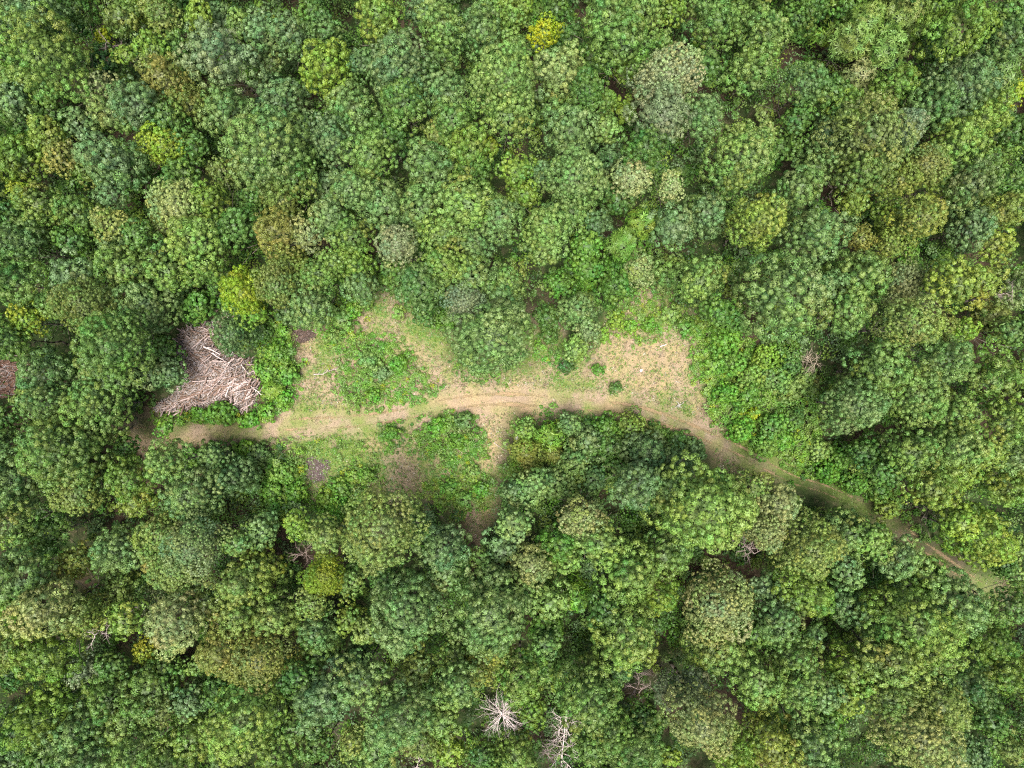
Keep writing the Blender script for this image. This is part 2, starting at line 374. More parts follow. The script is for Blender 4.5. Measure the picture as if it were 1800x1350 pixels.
def clumps(cx, cy, cz, rad, nleaf, lsize, cols, squash=.7):
    """leafy clumps: (n,) centres; returns V,F,tint"""
    n = len(cx); K = nleaf
    D = unit(rng.normal(size=(n, K, 3))); D[..., 2] = np.abs(D[..., 2]) * 1.0 - .12
    rr = rad[:, None, None] * rng.uniform(.55, 1.05, (n, K, 1))
    P = np.stack([cx, cy, cz], 1)[:, None, :] + D * rr * np.array([1, 1, squash])
    P[..., 2] = np.maximum(P[..., 2], .04)
    Nn = unit(D * .7 + rng.normal(size=(n, K, 3)) * .45 + np.array([0, 0, .7]))
    L = lsize[:, None] * rng.uniform(.7, 1.35, (n, K)); 
    V, F = leaf_faces(P.reshape(-1, 3), Nn.reshape(-1, 3), L.ravel(), (L * rng.uniform(.5, .75, (n, K))).ravel(), rng)
    t = (cols[:, None, :] * rng.uniform(.8, 1.22, (n, K, 1))).reshape(-1, 3)
    return V, F, t

def weeds():
    Vs, Fs, Ts = [], [], []; off = 0
    for poly, dens, codes in WEEDS:
        p = np.array(poly); x0, y0 = p.min(0) - 12; x1, y1 = p.max(0) + 12
        area = (x1 - x0) * (y1 - y0) / 192.0
        n = int(area * 10)
        qx = rng.uniform(x0, x1, n); qy = rng.uniform(y0, y1, n)
        wx, wy = (qx - 900) / FPX * CAM_H, (675 - qy) / FPX * CAM_H
        edge = soft_in(qx + (fbm(wx, wy, 2.5, 5) - .5) * 26, qy + (fbm(wx, wy, 2.5, 6) - .5) * 26, poly, 14)
        bump = fbm(wx, wy, 2.2, 15)
        k = (rng.random(n) < edge * dens * np.clip(.62 + bump * .6, .3, 1)) & (poly_dist(qx, qy, TRACKPX) > 10)
        wx, wy, bump, edge = wx[k], wy[k], bump[k], edge[k]; n = len(wx)
        if not n: continue
        cb = np.array([colour_of(c) for c in codes])[rng.integers(0, len(codes), n)] * rng.uniform(.75, 1.3, (n, 1))
        yel = rng.random(n) < .025; cb[yel] = np.array(COL['ye']) * .9
        rad = rng.uniform(.2, .46, n); z = rad * .4 + np.clip((bump - .3) * 3.2, 0, 1.7) * edge * rng.uniform(.3, 1, n)
        V, F, T = clumps(wx, wy, z, rad, 26, rng.uniform(.13, .23, n), cb)
        Vs.append(V); Fs.append(F + off); Ts.append(T); off += len(V)
    wx, wy = scatter(16000, -50, 62, -28, 14)                    # single small plants sprinkled over all of the open ground
    px, py = pix(wx, wy); o = soft_in(px, py, CLEAR, 16)
    k = (rng.random(len(wx)) < o * np.clip((fbm(wx, wy, 3.0, 91) - .34) * 2.0, .03, .8)) & (poly_dist(px, py, TRACKPX) > 13)
    wx, wy = wx[k], wy[k]; n = len(wx); rad = rng.uniform(.07, .2, n)
    cb = np.array([colour_of(c) for c in ('vg', 'lg', 'mg', 'yg', 'vg-ol')])[rng.integers(0, 5, n)] * rng.uniform(.7, 1.2, (n, 1))
    V, F, T = clumps(wx, wy, rad * .5, rad, 9, rng.uniform(.08, .15, n), cb); Vs.append(V); Fs.append(F + off); Ts.append(T); off += len(V)
    me = mesh_from('weeds', np.concatenate(Vs), np.concatenate(Fs), np.concatenate(Ts), [M_LEAF])
    tag(link('weeds', me), 'broad-leaved green weeds and brambles spreading over the clearing', 'weeds', kind='stuff')
weeds()

def undergrowth():
    X, Y = scatter(6500, -80, 80, -62, 62)
    px, py = pix(X, Y); o = soft_in(px, py, CLEAR, 30); td = poly_dist(px, py, TRACKPX) / 13.87
    nn = fbm(X, Y, 9, 21)
    heap = soft_in(px, py, [(255,725),(300,560),(400,550),(475,640),(475,725),(420,735)], 20) + soft_in(px, py, [(-30,620),(60,615),(70,690),(40,790),(-30,700)], 10)
    k = (o < .3) & (td > 2.5) & (heap < .3) & (soft_in(px, py, SCRUB, 10) < .5) & (rng.random(len(X)) < np.clip(nn * 2.4 - .30, .35, 1))
    X, Y, nn, td = X[k], Y[k], nn[k], td[k]; n = len(X)
    near = np.clip((td - 2.5) / 5, .2, 1)
    Vs, Fs, Ts = [], [], []; off = 0
    codes = ['mg', 'mg', 'vg', 'lg', 'bg', 'vg-dk', 'dk', 'yg']
    for _ in range(3):                                   # every bush is a few clumps heaped together
        cb = np.array([colour_of(c) for c in codes])[rng.integers(0, len(codes), n)] * rng.uniform(.8, 1.2, (n, 1))
        rad = rng.uniform(.5, 1.35, n) * (.5 + .5 * near)
        z = rad * .5 + rng.uniform(.1, 2.8, n) * near ** 1.5
        V, F, T = clumps(X + rng.normal(size=n) * .9, Y + rng.normal(size=n) * .9, z, rad, 60, rng.uniform(.2, .34, n), cb, squash=.75)
        Vs.append(V); Fs.append(F + off); Ts.append(T); off += len(V)
    X, Y = scatter(26000, -80, 80, -62, 62)                      # low plants right on the forest floor
    px, py = pix(X, Y); o = soft_in(px, py, CLEAR, 30); td = poly_dist(px, py, TRACKPX) / 13.87
    k = (o < .4) & (td > 1.6) & (rng.random(len(X)) < np.clip(fbm(X, Y, 5, 66) * 2.2 - .3, .12, .9)); X, Y = X[k], Y[k]; n = len(X)
    rad = rng.uniform(.15, .5, n); cb = np.array([colour_of(c) for c in codes])[rng.integers(0, len(codes), n)] * rng.uniform(.7, 1.1, (n, 1))
    V, F, T = clumps(X, Y, rad * .6, rad, 13, rng.uniform(.15, .28, n), cb); Vs.append(V); Fs.append(F + off); Ts.append(T); off += len(V)
    me = mesh_from('undergrowth', np.concatenate(Vs), np.concatenate(Fs), np.concatenate(Ts), [M_LEAF])
    tag(link('undergrowth', me), 'mixed green undergrowth filling the gaps between the forest trees', 'undergrowth', kind='stuff')
undergrowth()

# ------------------------------------------------------------------ crowns
def crown_mesh(name, seed, Rm, form):
    g = np.random.default_rng(seed)
    nl = int({'L': 42, 'M': 27, 'S': 14, 'B': 8}[form[1]] * g.uniform(.85, 1.15)); f = form[0]
    ax = g.uniform(*{'L': (1.55, 2.0), 'M': (1.5, 2.0), 'S': (1.25, 1.6), 'B': (.9, 1.1)}[form[1]])                                    # vertical stretch
    k = np.arange(nl) + .5
    zz = 1 - 1.42 * k / nl; ph = k * 2.39996 + g.uniform(0, 6.28)
    D = np.stack([np.sqrt(np.clip(1 - zz * zz, 0, 1)) * np.cos(ph), np.sqrt(np.clip(1 - zz * zz, 0, 1)) * np.sin(ph), zz], 1)
    D = unit(D + g.normal(size=D.shape) * .17)
    outl = 1 + .15 * np.sin(2 * ph + g.uniform(0, 6)) * np.sqrt(1 - np.clip(D[:, 2], -1, 1) ** 2) + g.normal(size=nl) * .12
    lr = Rm * g.uniform(.23, .40, nl) * (1.12 if form[1] in 'SB' else 1)
    c = D * ((Rm * outl - lr)[:, None]) * np.array([1, 1, ax]); c[:, :2] *= (1 - .34 * np.clip(D[:, 2:3], 0, 1))
    c = np.concatenate([c, np.array([[0, 0, .1 * Rm], [0, 0, .8 * Rm * (ax - .7)]])]); lr = np.concatenate([lr, [Rm * .6, Rm * .5]])
    P_, N_, T_, S_ = [], [], [], []
    tr = {'o': .50, 'f': .34, 's': .46, 'p': .3}[f] * (1 if form[1] in 'LM' else .8) * g.uniform(.68, 1.0)
    lobeT = g.uniform(.84, 1.18, (len(c), 1)) * (1 + g.normal(size=(len(c), 3)) * np.array([.10, .02, .10]))
    for i in range(len(c)):
        nt = int(4 * math.pi * lr[i] ** 2 / (math.pi * tr * tr) * (1.3 if f != 's' else 1.1)) + 3
        q = np.arange(nt) + .5; z = 1 - 2 * q / nt; p = q * 2.39996 + g.uniform(0, 6)
        d = np.stack([np.sqrt(1 - z * z) * np.cos(p), np.sqrt(1 - z * z) * np.sin(p), z], 1); d = unit(d + g.normal(size=d.shape) * .14)
        pos = c[i] + d * (lr[i] * g.uniform(.88, 1.10, (nt, 1)))
        dist = np.linalg.norm(pos[:, None] - c[None], axis=2) / lr[None]; dist[:, i] = 9
        ok = (dist.min(1) > .80) & (d[:, 2] > -.55) & (g.random(nt) > .08)
        # drop the ones that face the inside of the crown
        ok &= np.sum(d * unit(c[i] + np.array([0, 0, .35 * Rm])), 1) > -.35
        pos, d = pos[ok], d[ok]
        P_.append(pos); N_.append(unit(d + unit(pos) * .45 + np.array([0, 0, .12])))
        T_.append(np.repeat(lobeT[i][None], len(pos), 0) * g.uniform(.88, 1.14, (len(pos), 1))); S_.append(np.exp(g.normal(size=len(pos)) * .30).clip(.5, 1.55) * tr * .92)
    P, Nn, T, S = np.concatenate(P_), np.concatenate(N_), np.concatenate(T_), np.concatenate(S_)
    if f in 'of':                                                # keep the tufts apart so that dark creases show between them
        o_ = g.permutation(len(P)); P, Nn, T, S = P[o_], Nn[o_], T[o_], S[o_]; kept = []
        for i in range(len(P)):
            if not kept or np.min(np.sum((P[kept] - P[i]) ** 2, 1) / ((S[kept] + S[i]) * g.uniform(.55, .9)) ** 2) > 1: kept.append(i)
        P, Nn, T, S = P[kept], Nn[kept], T[kept], S[kept]
    n = len(P)
    if f == 's':                                                 # rosettes of long narrow leaves
        K = 9
        a = (np.arange(K)[None] * 2 * math.pi / K + g.uniform(0, 6, (n, 1)) + g.normal(size=(n, K)) * .2)
        e1 = unit(np.cross(Nn, g.normal(size=(n, 3)))); e2 = np.cross(Nn, e1)
        U = unit(e1[:, None] * np.cos(a)[..., None] + e2[:, None] * np.sin(a)[..., None] + Nn[:, None] * g.uniform(.05, .5, (n, K, 1)))
        L = (S[:, None] * g.uniform(1.0, 1.6, (n, K)))
        Pl = P[:, None] + U * (L[..., None] * .5)
        Nl = unit(Nn[:, None] - U * np.sum(Nn[:, None] * U, 2, keepdims=True))
        V, F = leaf_faces(Pl.reshape(-1, 3), Nl.reshape(-1, 3), L.ravel(), (L * .2).ravel(), g, U=U.reshape(-1, 3))
    else:
        K = max(20, int({'o': 100, 'f': 56, 'p': 20}[f] * (1 if f == 'p' else (tr / {'o': .5, 'f': .34}[f]) ** 1.6)))
        d = unit(g.normal(size=(n, K, 3)) * .75 + Nn[:, None] * .8)
        flip = np.sum(d * Nn[:, None], 2, keepdims=True); d = np.where(flip < -.1, -d, d)
        Pl = P[:, None] + d * (S[:, None, None] * g.uniform(.7, 1.08, (n, K, 1))) * np.array([1, 1, .9]) + g.normal(size=(n, 1, 3)) * .05
        Nl = unit(d * 1.0 + g.normal(size=(n, K, 3)) * .2)
        L = g.uniform(.14, .25, (n, K)) * (1 if f == 'o' else .8)
        if f == 'p': L = L * 1.35
        Wd = L * (g.uniform(.5, .72, (n, K)) if f != 'p' else .2)
        V, F = leaf_faces(Pl.reshape(-1, 3), Nl.reshape(-1, 3), L.ravel(), Wd.ravel(), g, fold=.10)
    tint = np.repeat(T, K, 0) * g.uniform(.9, 1.1, (n * K, 1))
    m = int(60 * Rm * Rm); d = unit(g.normal(size=(m, 3))); d[:, 2] = np.abs(d[:, 2]) * 1.1 - .25   # leaves further in, along the limbs
    V2, F2 = leaf_faces(d * Rm * g.uniform(.45, .80, (m, 1)) * np.array([1, 1, ax]), unit(d + np.array([0, 0, .6])), .42, .28, g)
    F = np.concatenate([F, F2 + len(V)]); V = np.concatenate([V, V2]); tint = np.concatenate([tint, np.full((m, 3), .85) * g.uniform(.8, 1.1, (m, 1))])  # inner leaves tinted darker, so shade inside the crown is partly colour
    return mesh_from(name, V, F, tint, [M_LEAF])

SIZES = dict(L=4.0, M=2.75, S=1.85, B=1.15)
PROTO = {}
seed = 100
for f, cl, cnt in (('o', 'L', 5), ('f', 'L', 4), ('o', 'M', 6), ('f', 'M', 5), ('s', 'M', 2), ('p', 'M', 2), ('o', 'S', 5), ('f', 'S', 4), ('s', 'S', 2), ('p', 'S', 2), ('o', 'B', 4), ('f', 'B', 3), ('p', 'B', 1), ('s', 'B', 1), ('s', 'L', 1), ('p', 'L', 1)):
    PROTO[f + cl] = []
    for _ in range(cnt):
        seed += 1; PROTO[f + cl].append(crown_mesh('crown', seed, SIZES[cl], f + cl))

def trunk_mesh(seed):
    """unit-high trunk (1 = up to the middle of the crown) with limbs rising into the crown"""
    g = np.random.default_rng(seed); S = []
    p = np.array([0., 0, -.02]); r = .017; pts = []
    for k in range(8):
        q = p + np.array([g.normal() * .012, g.normal() * .012, .10]); r2 = r * .86
        S.append([*p, *q, r, r2]); pts.append((q, r2)); p, r = q, r2
    for k in range(9):
        q, rr = pts[int(g.integers(3, 8))]; a = k * 2.4 + g.uniform(0, .6); l = g.uniform(.16, .3)
        m = q + np.array([math.cos(a) * l * .6, math.sin(a) * l * .6, l * .35]); e = m + np.array([math.cos(a + .3) * l * .5, math.sin(a + .3) * l * .5, l * .55])
        S.append([*q, *m, rr * .55, rr * .38]); S.append([*m, *e, rr * .38, rr * .12])
    V, F = tubes(S); return mesh_from('trunk', V, F, None, [M_BARK])
TRUNKS = [trunk_mesh(s) for s in (1, 2, 3, 4)]

# ------------------------------------------------------------------ the trees: x, y, radius in thirds of a pixel of the photograph from each tile corner, colour, leaf form
TREES = [
((0, 0), """240,150,140,bg|the tall bluish tree in the top left corner
290,330,185,lg-yg|the big fresh-green tree at upper left
180,480,120,lg
40,220,100,bg
150,50,110,bg
420,60,110,mg
30,400,80,yg-mg
70,530,100,bg
279,595,90,mg
545,190,52,ye,f|the small vivid lime sapling
650,100,90,mg-ol
745,60,80,yg
860,90,95,ol-lg
960,40,80,mg
1060,100,70,yg
1180,110,80,bg
1270,145,80,lg
1370,170,90,bg
1530,195,105,bg
1650,60,90,mg
1720,170,90,mg-bg
1170,310,150,bg-gy|the tall silvery tree
1425,330,80,bg-ol
815,265,90,yg-mg
930,260,80,mg
660,295,60,yg,f
560,340,85,dk
535,480,90,cr|the cream-tipped tree
600,600,105,lg-cr
755,560,115,bg
890,435,135,au-ol,f|the golden-brown tree
1010,555,110,ol-mg,f
890,625,90,mg
1225,605,140,bg-lg
1490,535,130,bg
1730,370,135,yg,o|the bright yellow-green tree
430,650,85,bg
270,725,85,yg-ol
110,650,100,mg
130,855,135,yg-mg
330,830,90,ol-au,f
600,850,130,bg
880,770,120,yg-ye,f|the glossy lime tree
1020,770,85,mg
1440,785,195,lg-bg|the broad bluish tree with coarse tufts
1640,700,90,bg
1760,755,110,bg
1560,935,110,mg-lg
730,920,85,mg
960,920,95,mg
100,1010,60,ye-mg,f
230,1090,110,mg-ol
430,1130,100,mg-lg
600,1030,90,bg
945,1080,125,cr-yg|the pale yellow tree
1110,1060,95,yg-dk
1500,1060,110,ol-lg,f
1350,1050,85,mg
1740,1000,90,bg
250,1230,100,mg
70,1160,90,mg-dk
95,1280,110,bg-mg
595,1180,90,ol,f
740,1245,80,mg
870,1190,85,ol-dk,f
1045,1270,130,lg-yg
1260,1200,100,mg
1475,1230,110,au-ol,f|the rusty olive tree
1620,1230,90,ol-gy,f
1740,1150,95,bg-lg
385,1270,90,mg
660,1320,95,bg-lg
870,1335,95,bg
480,900,80,mg-ol
1195,915,90,ol-dk,f"""),
((600, 0), """200,95,120,yg-lg|the bright tree at the top edge
240,235,90,lg
430,75,90,bg
530,150,105,lg
550,290,90,lg-bg
745,188,115,bg-lg
905,80,80,lg-yg
900,235,80,lg
1075,180,82,ye,f|the vivid yellow round tree
1200,200,85,mg-dk
960,30,60,yg
1130,40,80,mg
1400,100,110,lg
1560,90,120,lg
1480,235,130,mg-lg
1335,300,90,mg
1490,375,70,yg
1690,215,60,mg-lg
1740,60,80,yg-mg
310,395,145,bg|the pointed blue-green tree
330,545,120,mg-lg
75,595,120,lg-bg
110,330,75,bg-dk
560,520,110,bg-lg
590,640,110,mg-lg
860,425,150,lg|the egg-shaped light green tree
880,615,120,lg
1150,388,122,lg-cr|the pale-tipped tree
1130,535,100,lg
1290,490,100,mg
1390,560,75,yg-lg
1200,685,130,bg-lg
1380,680,80,lg
1495,590,60,yg
1715,420,155,cr-gy,f|the big greyish-cream tree
1680,620,140,gy-bg,f
500,720,75,yg-cr
680,800,110,yg-lg
690,900,105,mg
250,720,105,mg-dk
150,830,115,lg-mg
470,890,130,bg-lg|the domed bluish tree
790,770,50,ye-mg,f
920,905,80,yg-mg
1045,920,65,bg
1230,940,150,lg-bg|the large pale-topped tree
1210,1105,110,lg
960,1030,95,yg-mg
1520,950,98,cr,f|the rounded cream tree
1735,990,70,cr,f|the small cream tree
1420,830,85,bg-dk
1600,780,95,mg
230,1080,130,bg-lg
420,1110,130,lg-bg
655,1080,130,lg
840,1155,100,bg-lg
1080,1200,115,lg
1060,1315,85,lg
700,1290,110,bg-lg
540,1235,105,lg
60,1010,95,bg-lg
60,1250,110,lg-mg
300,1300,95,gy-ol,f
1570,1190,80,yg,s|the small pale lime tree
1340,1190,95,bg-dk
1450,1060,85,mg-dk
1290,1300,85,mg-vg
1480,1290,95,vg-lg,s|the spreading fresh-green tree
1740,1200,95,bg"""),
((1200, 0), """170,130,115,mg-lg
330,90,90,lg
415,195,120,lg|the pale lobed tree
360,370,115,lg
120,360,85,mg
580,120,105,mg
680,60,85,mg-dk
850,60,90,mg-yg
945,130,105,lg-yg,s|the feathery-leaved yellowish tree
1130,80,120,lg-ol,s
1050,275,120,lg,s
880,230,100,lg-ol,s
1200,170,90,yg-lg,s
920,400,90,ol-gy,s
740,200,60,yg,s
1430,170,150,yg-mg|the fan-shaped yellow-green tree
1310,250,95,mg
1590,230,105,bg-mg
1700,205,115,mg-bg
1720,60,95,mg
1330,40,70,yg-mg
1435,485,175,bg|the wide bluish tree at upper right
1290,560,115,mg-bg
1560,640,120,yg-lg
1440,760,115,lg-yg
1650,820,95,mg-yg
1105,470,110,mg-yg
625,455,115,mg-bg
780,500,85,mg
840,570,100,yg-mg
430,600,60,yg-cr,f
440,690,60,yg-cr,f
965,745,190,ol-bg|the big olive-tipped tree
1145,690,110,gy-bg
940,905,110,mg-ol
770,680,95,bg-dk
300,850,155,lg|the broad light green tree
250,720,60,lg
510,780,85,mg
100,620,100,bg-lg
690,890,115,lg-bg
600,1005,105,lg-bg
110,1135,125,bg
385,1185,130,yg-ol,f|the mustard-green tree
270,1200,85,ol-mg,f
690,1245,140,bg-lg
900,1060,80,yg-ol
1110,960,115,ol-yg
1280,870,105,ol,f
1360,950,95,yg-ol
1500,980,115,bg-ol
1250,1155,120,au-yg,f|the golden-green tree
1080,1160,85,yg-ol
935,1262,80,au,f|the small orange-gold tree
1100,1280,95,ol-yg
1500,1200,115,bg
1670,1120,110,ol-yg,f
1720,960,95,mg
1725,700,95,mg-dk
1760,480,60,ye,f
1680,420,85,mg-lg,s
1640,1290,95,yg-ol
1765,1085,70,lg-ol
600,640,85,mg
80,30,80,lg"""),
((0, 450), """390,100,95,bg
690,70,130,lg
900,80,115,lg-mg
1100,65,110,mg-yg
280,260,95,lg-mg
480,260,150,ol-mg
800,262,150,bg-lg|the round bluish tree above the log pile
150,335,90,yg-ye,f|the yellow-tipped shrubby tree
50,440,110,mg
90,120,125,mg-lg
630,470,150,mg-lg
260,620,130,bg-mg
440,580,80,mg
600,650,130,bg-lg
800,612,90,bg
530,780,160,lg-mg
905,620,75,bg
130,745,62,lg
270,785,105,lg-bg
330,1010,190,lg-mg|the large multi-domed tree beside the track's left end
490,930,125,lg-mg
280,1085,120,lg
50,1010,100,mg-bg
890,1075,130,lg
420,1245,125,ol-lg,f
695,1175,110,mg-yg
1030,1255,150,bg-lg
105,1175,140,bg-lg
1060,265,90,mg-vg
1290,195,100,ye-vg,f|the lime bush behind the log pile
1340,290,90,yg-vg,f
1240,412,105,bg-dk,f|the dark bush in front of the log pile
1465,155,115,ol-lg,f
1520,60,105,ol-yg,f
1680,100,95,mg-lg
1640,262,110,bg-lg
1750,40,75,lg
870,490,80,mg
30,860,85,mg-dk
1130,1060,105,bg-mg
1240,1160,100,bg-dk
670,1000,90,dk-mg
720,1290,80,yg-ol
870,905,50,vg,f
470,660,60,bg"""),
((600, 450), """790,440,195,lg-bg|the broad tree jutting into the clearing
825,220,120,lg-bg
690,120,110,lg-bg
880,140,100,lg
650,250,95,gy-bg
540,60,95,lg-yg
430,160,120,mg-bg
430,285,85,mg-dk
115,165,105,bg-mg
80,50,95,yg-mg
300,100,90,mg
1245,282,92,bg-lg
1300,400,72,lg-gy
1240,490,82,lg
1090,330,70,mg
1290,60,90,vg-mg
1150,150,75,mg-vg
1560,68,92,cr-lg|the cream-dotted tree above the clearing
1440,150,105,mg-vg
1730,100,100,lg
960,912,62,lg-vg
1095,950,78,yg-vg,s
970,1035,80,au-yg,p|the spiky yellow bush beside the clearing
1110,1040,58,au-yg,p
1200,890,62,bg-mg
1300,980,82,bg-lg|the small bluish tree below the track
1220,1080,92,lg-bg
1400,900,85,vg-mg
960,1120,75,yg-ol,p
1010,1210,82,lg-bg
920,1235,70,bg-mg
1110,1190,92,bg-lg
1600,1030,112,bg
1470,1130,82,mg-lg
1560,1200,110,bg
1730,1080,90,bg-mg
1740,1225,105,lg-bg
1520,900,85,ol-vg,f
1420,1010,80,mg
1330,1180,80,bg-mg"""),
((1200, 450), """510,210,210,lg-bg|the big round tree right of the clearing
905,110,130,lg
865,285,120,lg
760,170,85,bg-mg
1150,140,120,ol-gy,f
1430,150,140,yg-ol
1560,130,95,yg-au
1180,355,140,ol-lg
1340,380,95,ol
1370,540,120,lg-bg
1050,600,130,lg-mg
885,780,160,bg-lg|the pale layered tree at right
1190,740,150,lg
1630,660,145,lg-yg
1690,880,120,lg-yg
1410,840,120,lg
1400,1010,150,lg
1190,1030,120,lg-mg
1600,1040,85,yg-ol
1750,180,100,bg-ol
1600,320,95,ol
1740,400,95,lg-mg
1480,390,72,yg-vg
90,130,110,lg
200,300,90,mg-vg
60,1040,72,bg-dk
500,1285,110,cr-ol,f|the cream tree beside the track
360,1200,92,ol-mg
870,1312,95,lg
1700,1215,110,yg-lg
1295,1225,120,yg-ol
1480,1150,85,yg
960,1035,95,mg-dk
1050,1130,85,mg
1760,1060,85,lg-bg"""),
((0, 900), """60,55,110,lg
260,110,95,mg
165,330,150,lg-bg
420,260,95,au-yg,f|the small round golden tree
640,200,120,bg-lg
860,110,130,lg-ol,f
1030,180,150,lg-gy,f|the wide pale tree at lower left
920,300,120,lg-ol,f
790,290,50,au,f
640,385,90,lg-ol
275,490,140,ol-cr,f|the thin olive tree showing bare branches
440,540,120,ol-yg,f
270,740,130,yg-mg
70,720,115,ol-yg,f
675,560,90,yg-lg
830,500,82,cr-gy,f
940,560,130,cr-ol,f|the cream-grey tree at lower left
920,685,82,cr-lg,f
770,725,70,ye-au,f
1050,800,70,lg
1180,720,120,ol-au,f
1380,760,160,ol-au,f|the broad tawny-olive tree
1270,540,110,lg-ol
1460,530,112,lg-ol
1385,300,120,yg-ol
1275,365,100,lg-ol
1390,90,82,bg-lg
1250,160,80,lg
1570,60,72,yg
1720,330,110,ye-mg,p|the spiky yellow-green tree
1730,120,100,lg-ol
1650,480,90,ol-lg
1680,600,110,bg-mg
1690,720,110,mg-lg
1710,965,150,bg|the bluish tree with white-green tufts
1300,1065,180,lg-yg|the big lime-tinted tree at lower left
820,900,130,lg-mg
620,950,130,lg-mg
620,810,82,mg
450,830,90,gy-bg,f
1010,990,92,bg
840,1040,92,ol-bg
680,1070,100,lg-ol
240,1065,150,yg-mg
440,1130,150,bg-lg
1020,1182,130,lg-yg
730,1220,120,lg-mg
90,1150,105,bg
90,1290,105,bg
470,1300,120,lg-bg
250,1290,90,mg
900,1310,100,lg
1210,1290,92,lg-bg
1465,1270,110,lg-yg
1560,1130,92,mg-lg
1680,1220,82,mg
50,500,82,vg-yg
60,850,82,mg
340,880,82,mg-bg
1150,930,82,mg-dk
1570,870,92,mg-dk
860,820,72,mg
1090,480,90,ol-dk"""),
((600, 900), """220,75,190,ol-lg,f|the pale olive tree at the clearing's lower edge
540,178,122,bg|the narrow blue-green tree
560,312,90,bg-lg
355,490,178,bg-lg|the broad bluish tree below the clearing
330,650,100,bg-lg
795,515,190,lg-bg|the large tiered tree
820,350,100,lg-bg
760,655,100,bg-lg
1000,262,112,ol-cr,f
850,200,92,bg
910,60,92,bg-lg
730,240,50,mg-lg
1275,32,112,cr-ol,f|the cream-green tree below the track
1355,150,112,lg
1150,160,100,mg-vg
1180,252,82,lg
1690,218,122,lg|the domed bright tree
1505,310,130,lg-yg
1660,425,100,yg
1240,425,85,vg-yg,s
1090,470,92,lg
990,422,82,lg
1485,605,180,lg-yg|the big mottled tree
1330,302,82,bg
1080,582,92,mg-vg
1080,692,82,mg-bg
830,742,82,au-yg,f
735,812,92,au-yg,f|the gold-tinged tree
950,862,112,lg-yg
900,962,80,lg
622,900,120,lg-bg
600,762,92,lg
400,820,92,ol-lg
102,880,122,bg-lg
60,352,82,lg
40,562,82,yg-ol
150,612,70,lg-ol
90,762,92,bg-dk
310,1060,162,lg-bg
190,1222,140,lg-bg
430,1202,92,ol-lg
540,1092,92,lg
570,1240,92,yg
920,1258,102,lg-yg
1300,938,170,lg-mg|the thick-lobed tree right of the dead tree
1430,792,112,bg-mg
1000,1052,82,yg-mg
1430,1140,100,mg-lg
1530,1218,150,lg
1310,1232,92,lg-mg
1600,1092,90,mg
1730,930,85,gy,p|the small silver-grey tree
1730,1290,62,yg
60,1202,82,ol-lg
250,345,92,mg-dk
750,1290,80,mg
1080,802,80,mg
1380,502,92,mg-dk"""),
((1200, 900), """100,-30,195,lg-yg|the tall pale tree below the bend of the track
435,105,105,cr-ol,f
650,180,142,ol-lg,f
870,105,122,lg-bg
1020,85,92,lg-yg
1170,195,112,bg-lg
1290,340,92,lg-yg
860,300,92,bg-lg
1530,108,150,yg|the yellow-green tree overhanging the track's right end
1455,45,100,yg
1425,445,140,lg-bg
1180,560,182,lg-yg|the huge billowy tree at lower right
1080,775,150,lg-ol
1290,720,132,lg-ol
870,820,130,yg-lg
180,480,172,cr-ol,f|the big cream-olive tree
150,690,132,lg-ol
640,412,130,yg-mg
430,402,82,bg
380,640,92,mg
585,765,122,lg-mg
368,855,140,lg|the bright coarse-lobed tree
600,920,112,lg
740,960,92,bg-lg
850,980,92,yg-ol
90,1075,150,cr-ol,f
230,1230,102,yg
445,1190,140,yg-au,f
670,1205,140,bg-lg
1230,1175,172,ol-cr,f|the broad straw-olive tree
1070,960,102,mg-ol
1330,980,122,ol-lg
1470,900,112,bg-mg
1460,1082,82,lg-bg
1690,840,120,yg-lg
1600,660,102,mg-yg
1720,480,102,mg-lg
1760,340,72,lg
1760,182,62,lg-ol
1620,1082,92,mg-dk
1420,1260,92,bg-dk
1540,1290,82,bg
1720,1230,82,lg-ol
780,1102,62,mg-vg
860,485,102,bg-mg
500,560,112,bg-mg
700,650,62,bg-dk
60,900,82,gy-dk
1690,270,72,mg-dk"""),
]
